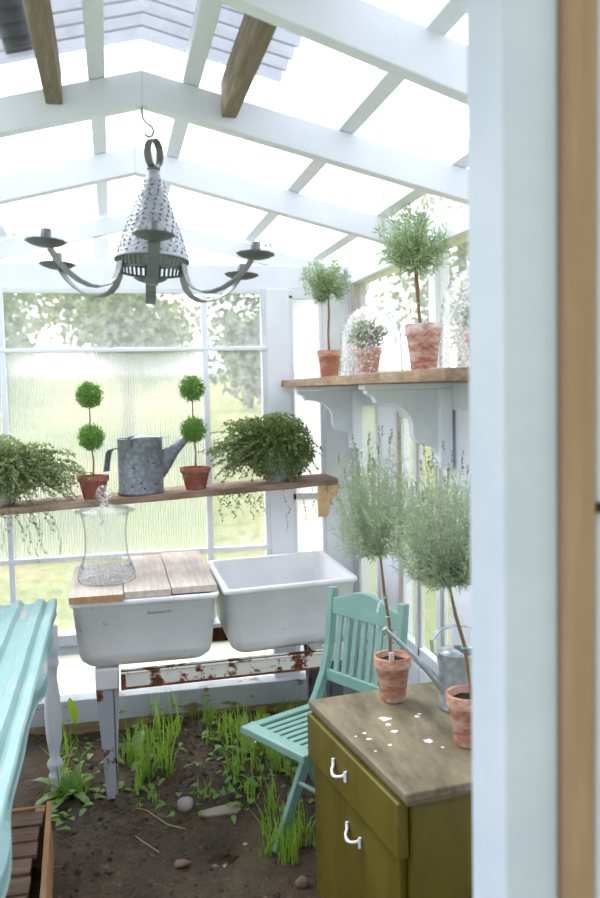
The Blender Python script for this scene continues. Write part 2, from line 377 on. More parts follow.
# window 2 : slim bright panel beside corner
w2=struct('window_2',MB().box(.838,.856,YB,YB+.03,.15,2.0).box(.982,1.0,YB,YB+.03,.15,2.0).box(.838,1.0,YB,YB+.03,1.985,2.03).box(.838,1.0,YB,YB+.03,1.02,1.05),'white',bevel=.002,label='slim milky window between two white posts in the corner',cat='window')
mb=MB()
for k in range(12): mb.prism([(YB+.008,.15+k*.073),(YB+.008,.222+k*.073),(YB+.02,.222+k*.073),(YB+.014,.15+k*.073)],'x',.85,.99)
struct('pane',MB().box(.85,.99,YB+.012,YB+.016,1.05,2.0),'plastic',w2)
struct('siding',mb,'plastic',w2)
# right wall
wr=struct('wall_right',MB().box(XR-.02,XR+.07,.9,YB,2.05,2.13),'white',bevel=.003,label='white right wall framing under the eave',cat='wall')
for y0,y1 in((3.36,3.62),(2.60,2.80),(1.5,1.6),(.98,1.1)):
    struct('post',MB().box(XR,XR+.06,y0,y1,.05,1.47 if y0>3 else 1.50),'white',wr,.003)
for y0,y1 in((2.90,2.97),(1.9,1.96)):
    struct('post',MB().box(XR-.005,XR+.05,y0,y1,1.58,2.05),'white',wr,.003)
struct('post',MB().box(XR-.01,XR+.05,3.93,3.985,1.56,2.05),'brownframe',wr,.003)
struct('header',MB().box(XR-.012,XR+.06,.98,YB-.01,1.47,1.565),'white_old',wr,.003)
struct('wainscot',MB().box(XR-.005,XR+.05,.98,YB-.01,.0,.46),'white_worn',wr,.003)
mb=MB()
for k in range(9): mb.box(XR-.014,XR-.004,1.0+k*.30,1.292+k*.30,.03,.45)
struct('board',mb,'white',wr,.002)
w3=struct('window_3',MB().box(XR-.006,XR+.02,3.955,3.985,.46,1.47).box(XR-.004,XR+.02,3.62,3.65,.46,1.47),'white_old',bevel=.003,label='narrow old window beside the right corner below the bracket shelf',cat='window')
struct('bare_edge',MB().box(XR-.008,XR+.0,3.945,3.956,.46,1.47),'brownframe',w3)
struct('pane',MB().box(XR+.01,XR+.014,3.65,3.95,.46,1.47),'reed',w3)
w4=struct('window_4',MB().box(XR-.012,XR+.02,3.32,3.36,.46,1.47).box(XR-.008,XR+.02,3.11,3.15,.46,1.47).box(XR-.008,XR+.02,2.87,2.92,.46,1.47).box(XR-.01,XR+.02,2.8,3.36,1.43,1.47).box(XR-.01,XR+.02,2.8,3.36,.46,.53),'white_old',bevel=.003,label='old two-light sash with bare brown edges under the right shelf',cat='window')
struct('bare_edge',MB().box(XR-.014,XR+.0,3.305,3.322,.46,1.45).box(XR-.010,XR+.0,3.098,3.112,.46,1.45).box(XR-.010,XR+.0,2.858,2.872,.46,1.45),'brownframe',w4)
struct('pane',MB().box(XR,XR+.004,2.80,3.33,.46,1.45),'glass',w4)
w5=struct('window_5',MB().box(XR+.01,XR+.014,2.97,3.93,1.58,2.05).box(XR+.01,XR+.014,1.1,2.90,1.58,2.05),'glass',label='clear upper window strip above the right shelf',cat='window')
w6=struct('window_6',MB().box(XR+.01,XR+.014,1.1,2.60,.46,1.50),'glass',label='clear lower window behind the green cabinet',cat='window')
# left wall (outside the photograph's frame)
struct('post',MB().box(1.136,XR+.06,YB-.012,YB+.09,.0,2.05),'white',wall,.002)
wl=struct('wall_left',MB().box(XL-.07,XL,.9,YB,2.05,2.13),'white',bevel=.003,label='white left wall framing behind the teal table',cat='wall')
for y0 in(.95,1.9,2.9): struct('post',MB().box(XL-.06,XL,y0,y0+.09,.45,2.05),'white',wl,.003)
struct('wainscot',MB().box(XL-.06,XL-.01,.95,YB,0,.46),'white_worn',wl,.003)
struct('pane',MB().box(XL-.03,XL-.026,.95,YB,.46,2.05),'glass',wl)
# front door frame
t1=struct('trim_1',MB().box(.437,.506,.90,1.0,-.05,2.25),'post',bevel=.004,label='wide white door post close to the camera',cat='door post')
t2=struct('trim_2',MB().box(.5065,.546,.885,.97,-.05,2.25),'trimwood',bevel=.004,label='bare pale wood trim strip beside the white door post',cat='trim')
wf=struct('wall_front',MB().box(.548,XR+.06,.89,.95,-.05,2.05),'post',bevel=.004,label='white front wall boards right of the bare wood trim',cat='wall')
struct('wall_boards',MB().box(XL-.06,-.50,.90,.96,-.05,2.05),'post',wf,.004)
struct('notch',MB().box(.5475,.56,.884,.8895,1.40,1.412),'dark',wf)
# ceiling: rafters, purlins, sheets
def rsheet(x0,x1,y0,y1,off,amp=.006,pitch=.076):
    mb=MB(); nn=int((y1-y0)/pitch*8)
    V=[]
    for j in range(nn+1):
        y=y0+(y1-y0)*j/nn; w=amp*math.sin(2*PI*y/pitch)
        for x in(x0,x1): V.append((x,y,rz(x)+off+w))
    mb.add(V,[(2*j,2*j+1,2*j+3,2*j+2) for j in range(nn)],True); return mb
mb=rsheet(RX,XR+.16,.7,YB+.2,.138); q=rsheet(XL-.16,RX,.7,YB+.2,.138); mb.add(q.v,q.f,True)
ce=struct('ceiling',mb,'roof',label='pitched roof of clear corrugated sheets over white rafters',cat='ceiling')
def rafter(y0,y1,sides,h=.088):
    for sd in sides:
        xe=XR-.02 if sd>0 else XL+.02
        a,b=(RX,xe) if sd>0 else (xe,RX)
        struct('rafter',MB().prism([(a,rz(a)),(b,rz(b)),(b,rz(b)+h),(a,rz(a)+h)],'y',y0,y1),'white',ce,.003)
rafter(2.30,2.345,(1,-1)); rafter(3.0,3.045,(1,-1)); rafter(4.01,4.055,(1,-1),.075); rafter(3.5,3.54,(),.08); rafter(.92,.965,(1,-1))
struct('rafter',MB().prism([(.112,2.335),(XR-.02,2.00),(XR-.02,2.10),(.112,2.435)],'y',1.64,1.685),'white',ce,.003)
for d in(-.88,-.55,-.115,.127,.55,.88):
    x=RX+d; w=.0215; s=-.245 if d>0 else .245
    struct('purlin',MB().prism([(x-w,rz(x-w)+.0885),(x+w,rz(x+w)+.0885),(x+w,rz(x+w)+.125),(x-w,rz(x-w)+.125)],'y',.7,YB+.1),'white',ce,.002)
# grimy double layer near the ridge, nearer than the second rafter
mb=rsheet(RX,RX+.36,.7,2.27,.160,.010,.076); q=rsheet(RX-.42,RX,.7,2.27,.160,.010,.076); mb.add(q.v,q.f,True)
struct('overlap_sheet',mb,'roof2',ce)
struct('batten',MB().prism([(-.225,rz(-.225)+.170),(-.160,rz(-.160)+.170),(-.160,rz(-.160)+.21),(-.225,rz(-.225)+.21)],'y',.7,2.26),'vinestem',ce,.002)
for x0,x1,z0,z1,lab in((-.138,-.096,2.288,2.375,'brown weathered joist with a square end, left of the ridge'),(.310,.350,2.275,2.37,'brown weathered joist with a knotted pale face, right of the ridge')):
    tag(obj('wooden_joist',MB().box(x0,x1,1.0 if x0<0 else 1.70,2.299,z0,z1),'beam',bevel=.003),lab,'beam')
# ------------------------------------------------------------------ chandelier
cx,cy=.113,2.25
ch=thing('chandelier','pewter grey punched tin cone chandelier with six curved arms hanging from the rafter','chandelier',(cx,cy,1.89))
def c3(r,a,z): return (cx+r*math.cos(a),cy+r*math.sin(a),z)
obj('cone_shade',MB().lathe([(.095,1.893),(.093,1.898),(.012,2.128),(.009,2.132),(.007,2.128),(.088,1.900),(.095,1.893)],(cx,cy,0),48),'tin',ch)
mb=MB()
for k in range(15):
    z=1.905+.2*k/15; r=.0125+.081*(2.128-z)/.23+.001; nn=max(3,int(r*2*PI/.021))
    for i in range(nn):
        a=2*PI*(i+.5*(k%2))/nn+random.uniform(-.05,.05); t=Vector((-math.sin(a),math.cos(a),0)); d=Vector((math.cos(a),math.sin(a),.38)).normalized()
        g=t.cross(d); ang=random.choice((.5,-.5,1.2,-1.2)); e=(t*math.cos(ang)+g*math.sin(ang))*.0042
        p=Vector(c3(r,a,z)); mb.bar(p-e,p+e,.0018,.002,d)
obj('punched_slits',mb,'pewter_dark',ch)
mb=MB().lathe([(.094,1.894),(.096,1.892),(.096,1.888),(.093,1.888)],(cx,cy,0),48).lathe([(.086,1.866),(.088,1.864),(.088,1.860),(.084,1.860),(.084,1.866)],(cx,cy,0),48)
for i in range(44):
    a=2*PI*i/44; mb.bar(c3(.091,a,1.89),c3(.086,a,1.863),.006,.002,(math.cos(a),math.sin(a),0))
obj('slotted_band',mb,'pewter_dark',ch)
mb=MB(); P=[(cx+.017*math.cos(t),cy+.024*math.cos(t),2.165+.036*math.sin(t)) for t in np.linspace(0,2*PI,25)]
mb.ribbon(P,Vector((.024,-.017,0)).normalized(),.020,.003); mb.lathe([(0,2.120),(.016,2.122),(.017,2.128),(.010,2.132),(0,2.134)],(cx,cy,0),16)
obj('hanging_ring',mb,'pewter_dark',ch)
obj('hub',MB().lathe([(0,1.83),(.016,1.832),(.02,1.84),(.012,1.855),(.010,1.90),(0,1.905)],(cx,cy,0),16),'pewter_dark',ch)
for k in range(6):
    a=PI/2+k*PI/3-.03; sd=(-math.sin(a),math.cos(a),0)
    prof=[(.080,1.885),(.084,1.862),(.094,1.838),(.11,1.822),(.135,1.813),(.16,1.813),(.19,1.822),(.218,1.838),(.244,1.860),(.266,1.888)]
    zz=.008
    P=[c3(r+.012,a,z-zz) for r,z in prof]
    arm=obj('arm',MB().ribbon(P,sd,.027,.0035),'pewter',ch)
    ce_=c3(.288,a,1.883)
    rp=[(0,0),(.022,0),(.038,.005),(.046,.010),(.047,.012),(.044,.012),(.036,.008),(.020,.004),(0,.003)]
    obj('drip_pan',MB().lathe(rp,ce_,32,lambda i,t:1+(.05*math.cos(t*12) if 2<i<7 else 0)),'pewter_dark',arm)
    obj('candle_cup',MB().lathe([(0,.004),(.012,.004),(.0125,.04),(.0105,.04),(.0085,.012),(0,.012)],ce_,16),'pewter',arm)
ch.rotation_euler=(math.radians(-2.2),math.radians(3.0),0)
hp=[(.103,2.322,2.305),(.103,2.315,2.285),(.104,2.295,2.262),(.112,2.275,2.245),(.124,2.26,2.232),(.128,2.25,2.218),(.124,2.25,2.206),(.114,2.25,2.203),(.104,2.25,2.210)]
tag(obj('ceiling_hook',MB().tube(hp,.0032,8),'hook'),'thin bent wire S hook between rafter peak and chandelier ring','hook')
# ------------------------------------------------------------------ shelves
def bz(x): return 1.103+.045*x
def noisy_board(x0,x1,y0,y1,zt,th,nx=40,wob=.004):
    mb=MB();V=[]
    for i in range(nx+1):
        x=x0+(x1-x0)*i/nx; z=zt(x); w=wob*math.sin(x*23)+wob*.7*math.sin(x*61+2)
        V+= [(x,y0+w,z-th),(x,y1,z-th),(x,y1,z),(x,y0+w*.6,z)]
    Fs=[(4*i+k,4*i+(k+1)%4,4*i+4+(k+1)%4,4*i+4+k) for i in range(nx) for k in range(4)]+[(0,3,2,1),(4*nx,4*nx+1,4*nx+2,4*nx+3)]
    return mb.add([(a,b,c) for a,b,c in V],[f[::-1] for f in Fs])
tag(obj('hanging_shelf',noisy_board(-.88,.985,3.70,3.96,bz,.028),'shelf',bevel=.002),'rough grey-brown board shelf across the big back window','shelf')
# raw corbel under its right end
mb=MB().prism([(3.99,1.118),(3.74,1.118),(3.75,1.09),(3.79,1.06),(3.86,1.04),(3.91,1.0),(3.94,.95),(3.99,.93)],'x',.955,1.0)
tag(obj('shelf_corbel',mb,'corbel_raw',bevel=.003),'raw pale wood corbel under the right end of the back shelf','bracket')
# right bracket shelf
mb=noisy_board(1.95,3.975,XR-.002-.36,XR-.002,lambda y:1.597,.032,40,.004).xf(lambda a,b,c:(b+.0+( .0),a,c))
tag(obj('bracket_shelf',mb,'shelf_y',bevel=.002),'long weathered plank shelf along the right wall, carried by white brackets','shelf')
def bracket(y,lab):
    r=thing('shelf_bracket',lab,'bracket',(XR-.02,y,1.25),'white scrolled brackets under the right shelf')
    x1=XR-.012
    pts=[(x1,1.545),(x1-.30,1.545),(x1-.30,1.532),(x1-.275,1.522),(x1-.265,1.50)]
    for k in range(9):
        a=PI/2*k/8; pts.append((x1-.245+.11*math.sin(a)-.0,1.415+.085*math.cos(a)-.0))
    pts+=[(x1-.135,1.385),(x1-.12,1.36),(x1-.085,1.35),(x1-.055,1.34),(x1-.045,1.31),(x1-.015,1.285),(x1,1.285)]
    obj('scroll_panel',MB().prism([(x,z) for x,z in pts],'y',y-.022,y+.022),'white_old',r,.004)
    obj('top_cleat',MB().box(x1-.31,x1,y-.04,y+.04,1.546,1.5645),'white',r,.003)
    obj('back_plate',MB().box(x1-.045,x1+.0005,y-.045,y+.045,1.27,1.5455),'white',r,.003)
bracket(3.86,'white scrolled wooden bracket under the far end of the right shelf, in the corner')
bracket(2.78,'large white scrolled bracket with a heavy top cleat, nearest under the right shelf')
# ------------------------------------------------------------------ pots and plants
def pot_parts(r,loc,R_,h,mat,tagp=True,soil=.8):
    x,y,z=loc; rb=R_*.66; rim=h*.25
    pr=[(0,0),(rb*.96,0),(rb,.003),(R_*.90,h-rim),(R_*.985,h-rim+.002),(R_*1.0,h-rim+.006),(R_*1.01,h-.004),(R_*.99,h),(R_*.90,h),(R_*.88,h-.004),(R_*.84,h*soil-.002),(0,h*soil-.002)]
    p=obj('pot',MB().lathe(pr,loc,40),mat,r)
    mb=MB(); sr=R_*.85; V=[(x,y,z+h*soil+.006)];
    for j in(.5,1):
        for k in range(16): V.append((x+sr*j*math.cos(k*PI/8),y+sr*j*math.sin(k*PI/8),z+h*soil+random.uniform(-.002,.006)))
    Fs=[(0,1+k,1+(k+1)%16) for k in range(16)]+[(1+k,17+k,17+(k+1)%16,1+(k+1)%16) for k in range(16)]
    mb.add(V,Fs,True); obj('soil',mb,'soil',p)
    return z+h*soil
def plant_tag(r,x,y,z,lean=(0,0),h=.05,w=.014,rzz=.3):
    c,s=math.cos(rzz),math.sin(rzz); a=Vector((x,y,z)); b=a+Vector((lean[0],lean[1],h))
    t=obj('plant_tag',MB().bar(a,b,w,.0015,(s,-c,0)),'tagwhite',r)
    mb=MB(); n_=(b-a).normalized()
    for k in range(5):
        p=a+(b-a)*(.42+.1*k); mb.bar(p,p+n_*.0022,w*.55,.0021,(s,-c,0))
    obj('print',mb,'ink',t)
def sph(n,rad=1.):
    d=rng.normal(size=(n,3)); d/=np.linalg.norm(d,axis=1)[:,None]; return d*rad
def ball(c,r,n,L,W,inner=.55):
    d=sph(n); q=r*(inner+(1-inner)*rng.random(n)**.5)[:,None]; P=np.array(c)+d*q*(1+.10*rng.normal(size=(n,1))*.6)
    D=d+rng.normal(size=(n,3))*.7; return MB().leaves(P,D,L*(.7+.6*rng.random(n)),W*(.7+.6*rng.random(n)),.12)
def topiary(X,Y,lab):
    z0=bz(X); g='double ball topiaries on the back shelf'
    r=thing('double_ball_topiary',lab,'plant',(X,Y,z0),g); zs=pot_parts(r,(X,Y,z0),.068,.098,'terra_red')
    l1=rng.uniform(-.006,.006); st=[(X,Y,zs-.005),(X+.004,Y,z0+.16),(X-.006+l1,Y,z0+.25),(X-.004,Y,z0+.36),(X-.006,Y,z0+.445)]
    obj('stem',MB().tube(st,[.0038,.0035,.003,.003,.002],7),'stem',r)
    for c,rr in(((X-.004+l1,Y,z0+.265),.047),((X-.005,Y,z0+.448),.047)):
        m=ball(c,rr,1700,.010,.006); m2=ball(c,rr*1.14,460,.012,.006,.88); m.add(m2.v,m2.f)
        m.add([Vector(c)+Vector(v)*rr*.62 for v in [(1,0,0),(-1,0,0),(0,1,0),(0,-1,0),(0,0,1),(0,0,-1)]],[(0,2,4),(2,1,4),(1,3,4),(3,0,4),(2,0,5),(1,2,5),(3,1,5),(0,3,5)])
        obj('foliage_ball',m,'topiary',r)
topiary(-.093,3.80,'potted double ball topiary left of the old watering can on the back shelf')
topiary(.352,3.80,'potted double ball topiary right of the old watering can, touching its spout')
def needles_along(mb,pts,n,L,W,spread,r0=0.):
    pts=np.array(pts,float); seg=np.linalg.norm(np.diff(pts,axis=0),axis=1); cum=np.r_[0,np.cumsum(seg)]
    t=(r0+(1-r0)*rng.random(n))*cum[-1]; P=np.stack([np.interp(t,cum,pts[:,k]) for k in range(3)],1)
    i=np.clip(np.searchsorted(cum,t)-1,0,len(seg)-1); T=(pts[i+1]-pts[i])/seg[i][:,None]
    D=T*(1-spread)+sph(n)*spread; mb.leaves(P,D,L*(.6+.7*rng.random(n)),W,.08)
def branchy(r,base,c,rx,rzr,nb,mat,L,W,per,stemr=.0015,up=.5,bottom=-1.,spread=.62,curl=0.,center=None,core=0):
    st=MB(); lf=MB(); c=np.array(c,float)
    b0=np.array(center if center is not None else (c[0],c[1],c[2]-rzr*.55))
    for k in range(nb):
        while True:
            d=sph(1)[0]
            if d[2]>bottom: break
        q=.62+.38*rng.random()**.5; e=c+d*np.array([rx,rx,rzr])*q
        s0=b0+np.array([0,0,rng.uniform(-.1,.5)*rzr]); m=s0*.5+e*.5+np.array([0,0,-.12*rzr*up])+sph(1)[0]*rx*.08
        m2=m*.4+e*.6+sph(1)[0]*rx*.05; e2=e+np.array([0,0,up*rx*.28])+sph(1)[0]*rx*.08
        pts=[s0,m,m2,e,e2]; st.tube(pts,[stemr,stemr*.8,stemr*.6,stemr*.5,stemr*.3],4,False)
        needles_along(lf,pts,per,L,W,spread,.22)
    if core: 
        n=core; d=sph(n); P=c+d*np.array([rx,rx,rzr])*(.25+.6*rng.random((n,1))); lf.leaves(P,d+sph(n)*.8,L,W)
    obj('branches',st,'stem',r); obj('foliage',lf,mat,r)
# rosemary standards on the right shelf
SZ=1.5975
r=thing('rosemary_topiary','small rosemary standard in a plain terracotta pot at the far corner of the right shelf','plant',(.965,3.74,SZ),'rosemary standards on the right shelf')
zs=pot_parts(r,(.965,3.74,SZ),.055,.128,'terra'); obj('trunk',MB().tube([(.965,3.74,zs-.005),(.962,3.74,SZ+.2),(.967,3.74,SZ+.3),(.962,3.74,SZ+.42)],[.006,.005,.005,.003],8),'stem',r)
branchy(r,None,(.962,3.74,2.035),.112,.10,64,'rosemary',.032,.0040,36,up=.8,core=60)
r=thing('rosemary_topiary','tall rosemary standard in a whitewashed pot, between the two glass cloches','plant',(1.045,2.76,SZ),'rosemary standards on the right shelf')
zs=pot_parts(r,(1.045,2.76,SZ),.064,.168,'terra_white'); 
obj('trunk',MB().tube([(1.035,2.76,zs-.005),(1.03,2.76,SZ+.2),(1.024,2.76,SZ+.27),(1.018,2.76,SZ+.36),(1.01,2.765,SZ+.46)],[.006,.005,.0055,.005,.003],8).tube([(1.040,2.76,zs-.005),(1.028,2.755,SZ+.22),(1.03,2.765,SZ+.29),(1.02,2.76,SZ+.38)],[.004,.004,.004,.003],8),'stem',r)
obj('tie',MB().lathe([(.007,0),(.0095,.002),(.007,.004)],(1.029,2.76,SZ+.235),12),'tie',r)
plant_tag(r,1.05,2.735,zs-.006,(-.012,0),.055)
obj('pot_lettering',MB(),'splat',r) if False else None
branchy(r,None,(1.012,2.76,2.03),.128,.108,80,'rosemary',.034,.0038,40,up=.8,core=60)
# lettering-like moulded marks down the whitewashed pot are too worn to read: short pale strokes
# glass cloches
def cloche(x,y,R_,h,lab,plant):
    r=thing('glass_cloche',lab,'cloche',(x,y,SZ),'glass cloches on the right shelf')
    pr=[(R_*1.03,0),(R_*1.03,.004),(R_,.008)]+[(R_*(1-.04*t),.008+(h*.5)*t) for t in(.3,.6,1)]
    z1=.008+h*.5
    for k in range(1,13):
        a=PI/2*k/12; pr.append((max(R_*.96*math.cos(a),.0035),z1+(h-z1)*math.sin(a)))
    pin=[(max(q-.003,.001),z-(.003 if z>z1 else 0)) for q,z in pr[::-1]][:-1]
    obj('bell',MB().lathe(pr+pin,(x,y,SZ),56),'cloche',r)
    kn=[(.004,h-.003),(.010,h),(.007,h+.008),(.016,h+.016),(.021,h+.028),(.018,h+.042),(.008,h+.050),(0,h+.051)]
    obj('knob',MB().lathe(kn,(x,y,SZ),24),'jar',r)
    return r
cloche(1.015,3.27,.128,.285,'dome shaped glass cloche covering a small potted plant on the right shelf',True)
cloche(1.00,2.19,.118,.285,'glass cloche cut off by the white door post, near end of the right shelf',False)
r=thing('potted_seedling','small leafy plant in a terracotta pot standing under the glass cloche','plant',(1.010,3.27,SZ))
zs=pot_parts(r,(1.005,3.27,SZ),.053,.115,'terra')
branchy(r,None,(1.005,3.27,SZ+.165),.082,.075,60,'vine',.012,.008,36,stemr=.001,up=.2,core=500)
r=thing('potted_seedling','small weedy plant in a pot under the cloche by the door post','plant',(1.0,2.19,SZ))
zs=pot_parts(r,(1.0,2.19,SZ),.045,.10,'terra'); branchy(r,None,(1.0,2.19,SZ+.145),.06,.05,30,'vine',.012,.008,30,stemr=.001,up=.2)
# creeping wire vines on the back shelf
def wirevine(c,rx,rzr,potp,lab,mat,seeds,dense,trail,core=None):
    r=thing('trailing_vine',lab,'plant',potp,'wire vines trailing over the back shelf')
    pr=[(0,0),(.05,0),(.062,.10),(.066,.10),(.066,.115),(.058,.115),(.055,.09),(0,.09)]
    obj('pot',MB().lathe(pr,potp,28),'white_worn',r)
    st=MB(); lf=MB(); c=np.array(c,float); b0=np.array(potp)+np.array([0,0,.10])
    for k in range(dense):
        d=sph(1)[0]; 
        if d[2]<-.75: d[2]*=-1
        e=c+d*np.array([rx,min(rx,.15),rzr])*(.4+.68*rng.random()**.8)
        e[1]=min(e[1],3.965); e[2]=max(e[2],bz(e[0])+.012)
        m=b0*.45+e*.55+np.array([0,0,.35*rzr]); pts=[b0,b0*.75+m*.25+np.array([0,0,.03]),m,e*.75+m*.25+sph(1)[0]*.01,e+np.array([0,0,-.01])+sph(1)[0]*.014]
        for q in pts[1:]: q[1]=min(q[1],3.965)
        st.tube(pts,[.0008]*5,3,False); needles_along(lf,pts,56,.0115,.010,.9,.25)
    for (x,y,z0,ln,nn) in trail:
        pts=[(x,y+.03,z0+.02),(x,y,z0-.005)]
        for k in range(1,7): pts.append((x+rng.uniform(-.014,.014)+.004*k,y+rng.uniform(-.008,.008),z0-ln*k/6))
        st.tube(pts,[.0007]*len(pts),3,False); needles_along(lf,pts,nn,.010,.008,.95,.1)
    if core:
        n=core[2]; d=sph(n); P=np.array(core[0])+d*np.array(core[1])*(.3+.7*rng.random((n,1))**.5); P[:,1]=np.minimum(P[:,1],3.96); P[:,2]=np.maximum(P[:,2],bz(0.6)+.01); lf.leaves(P,d+sph(n)*.8,.011,.009)
    obj('stems',st,'vinestem',r); obj('foliage',lf,mat,r)
tr=[(x,3.685,1.11,rng.uniform(.05,.14),24) for x in np.linspace(.43,.62,12)]+[(.80,3.685,1.12,.16,20),(.85,3.685,1.12,.12,16),(.93,3.69,1.13,.10,26),(.97,3.68,1.14,.16,22),(.73,3.69,1.12,.2,14)]
wirevine((.655,3.80,1.275),.27,.165,(.73,3.80,bz(.73)),'bushy green wire vine spilling over the right end of the back shelf','vine',0,420,tr,((.735,3.8,1.29),(.16,.12,.16),9000))
tr=[(x,3.685,1.07,rng.uniform(.05,.20),26) for x in np.linspace(-.48,-.26,12)]+[(-.34,3.68,1.07,.24,30),(-.12,3.69,1.09,.07,10),(-.08,3.69,1.09,.10,12)]
wirevine((-.38,3.80,1.20),.28,.15,(-.47,3.80,bz(-.47)),'straggling wire vine at the left end of the back shelf','vine_b',0,400,tr,((-.49,3.8,1.24),(.16,.12,.15),7500))
# ------------------------------------------------------------------ old watering can on the back shelf
X,Y=.112,3.81; z0=bz(X)
r=thing('watering_can','old dull watering can with rust holes and a wide cone spout, on the back shelf','watering can',(X,Y,z0),'galvanised watering cans')
pr=[(0,.004),(.094,.004),(.099,0),(.102,.004),(.101,.014),(.0985,.018),(.097,.235),(.100,.240),(.097,.246),(.093,.243),(.094,.02),(0,.018)]
obj('body',MB().lathe(pr,(X,Y,z0),64,lambda i,t:1+(.006*math.cos(t*34) if 5<=i<=6 else 0)),'galv_old',r)
mb=MB(); V=[(X,Y,z0+.262)];nn=24
for k in range(nn+1):
    a=-PI/2-.5+ (PI+1.0)*k/nn; V.append((X+.098*math.cos(a),Y+.098*math.sin(a),z0+.246))
mb.add(V,[(0,k+1,k+2) for k in range(nn)],True); obj('half_cover',mb,'galv',r,solid=.002)
mb=MB(); Q0=[];
for (px,pz,rr,ry) in((X+.058,z0+.105,.060,.03),(X+.095,z0+.135,.048,.026),(X+.150,z0+.19,.027,.02),(X+.218,z0+.247,.012,.012)):
    Q0.append((Vector((px,Y,pz)),rr,ry))
d=(Q0[-1][0]-Q0[0][0]).normalized(); up=Vector((-d.z,0,d.x)); V=[]
for p,rr,ry in Q0:
    for k in range(20): a=2*PI*k/20; V.append(p+up*rr*math.cos(a)+Vector((0,1,0))*ry*math.sin(a))
mb.add(V,[(i*20+k,i*20+(k+1)%20,(i+1)*20+(k+1)%20,(i+1)*20+k) for i in range(3) for k in range(20)],True)
mb.tube([Q0[-1][0]-d*.002,Q0[-1][0]+d*.006],.014,16); obj('spout',mb,'galv_old',r)
obj('back_handle',MB().ribbon([(X-.096,Y-.02,z0+.205),(X-.125,Y-.02,z0+.20),(X-.136,Y-.02,z0+.185),(X-.143,Y-.02,z0+.14),(X-.148,Y-.02,z0+.105)],(.7,.7,0),.034,.003),'galv_old',r)
obj('bail_handle',MB().ribbon([(X-.06,Y-.09,z0+.225),(X-.055,Y-.1,z0+.245),(X-.02,Y-.1,z0+.252),(X+.05,Y-.08,z0+.250),(X+.13,Y-.05,z0+.249)],(.3,1,0),.012,.0025).box(X-.075,X-.04,Y-.102,Y-.09,z0+.21,z0+.245),'pewter_dark',r)
mb=MB()
for a,z in((-1.25,.15),(-1.9,.12),(-1.6,.055),(-2.0,.04),(-1.45,.03),(-.9,.045),(-1.0,.14)):
    p=Vector((X+.0975*math.cos(a),Y+.0975*math.sin(a),z0+z)); dd=Vector((math.cos(a),math.sin(a),0)); obj('rust_hole',MB().tube([p,p+dd*.002],.0045,8),'dark',r,label='small dark rust hole')
# ------------------------------------------------------------------ sinks
def rrect(x0,x1,y0,y1,rad,n=6):
    P=[]
    for cxx,cyy,a0 in((x1-rad,y0+rad,-PI/2),(x1-rad,y1-rad,0),(x0+rad,y1-rad,PI/2),(x0+rad,y0+rad,PI)):
        for k in range(n+1): a=a0+PI/2*k/n; P.append((cxx+rad*math.cos(a),cyy+rad*math.sin(a)))
    return P
def tub(x0,x1,y0,y1,zr,zb,lab,skew=0.,mark=False):
    r=thing('laundry_tub',lab,'sink',((x0+x1)/2,(y0+y1)/2,zb),'white laundry tubs')
    L=[]; ins=.035
    def ring(i,z,rad): return [(a,b,z) for a,b in rrect(x0+i,x1-i,y0+i,y1-i,rad)]
    hh=zr-zb
    L=[ring(.09,zb,.03),ring(.058,zb+.004,.05),ring(.036,zb+.025,.055),ring(.026,zb+.06,.05),ring(.012,zr-.025,.035),ring(.004,zr-.02,.03),ring(0,zr-.014,.03),ring(0,zr-.003,.03),ring(.003,zr,.03),ring(.022,zr,.025),ring(.027,zr-.006,.025),ring(.034,zr-.1,.03),ring(.045,zb+.06,.05),ring(.07,zb+.025,.05),ring(.10,zb+.018,.03)]
    n=len(L[0]); V=[p for q in L for p in q]; mb=MB(); mb.add(V,[(j*n+i,j*n+(i+1)%n,(j+1)*n+(i+1)%n,(j+1)*n+i) for j in range(len(L)-1) for i in range(n)],True)
    mb.add(L[0],[tuple(range(n))[::-1]]); mb.add(L[-1],[tuple(range(n))])
    mb.xf(lambda a,b,c:(a,b+(a-x0)*skew,c)); obj('basin',mb,'tub',r)
    if mark:
        cu=bpy.data.curves.new('maker_mark','FONT'); cu.body='Stoneware IV'; cu.size=.0165; cu.extrude=.0004; cu.align_x='CENTER'; cu.materials.append(M['ink'])
        t_=bpy.data.objects.new('tmp',cu); COL.objects.link(t_); bpy.context.view_layer.update(); me=bpy.data.meshes.new_from_object(t_); bpy.data.objects.remove(t_)
        me.materials.clear(); me.materials.append(M['ink']); o=bpy.data.objects.new('maker_mark',me); COL.objects.link(o); o.parent=r
        o.location=(.05,-(y1-y0)/2+.0120,zr-zb-.062); o.rotation_euler=(PI/2-.07,0,0)
    return r
tub(-.185,.375,3.20,3.82,.780,.515,'white concrete laundry tub covered by loose boards, left of the pair',0,True)
tub(.392,.955,3.21,3.83,.784,.512,'open empty white laundry tub, right of the pair',.14)
# stand
r=thing('sink_stand','rusted metal stand carrying the two laundry tubs','stand',(.35,3.5,0))
obj('apron_rail',MB().box(-.005,.80,3.205,3.225,.437,.505).box(-.005,.80,3.20,3.245,.498,.505).rot(.04,(0,3.2)),'rust',r,.003)
mb=MB()
for X0 in(-.055,.86):
    f='rustleg' if X0<.5 else 'darkleg'; y=3.27 if X0<.5 else 3.36
    P=[(-.045,.43),(.042,.43),(.020,0.0),(-.018,0.0)]
    obj('leg',MB().prism([(X0+a,b) for a,b in P],'y',y-.02,y-.014).prism([(y-.02,.43),(y+.03,.43),(y+.012,0.),(y-.02,0.)],'x',X0+.018 if X0<.5 else X0-.02,X0+.024 if X0<.5 else X0-.014),f,r,.001)
    obj('leg',MB().prism([(X0+a,b) for a,b in P],'y',3.74,3.746).prism([(3.70,.43),(3.746,.43),(3.746,0),(3.725,0)],'x',X0-.03,X0-.024),f,r,.001)
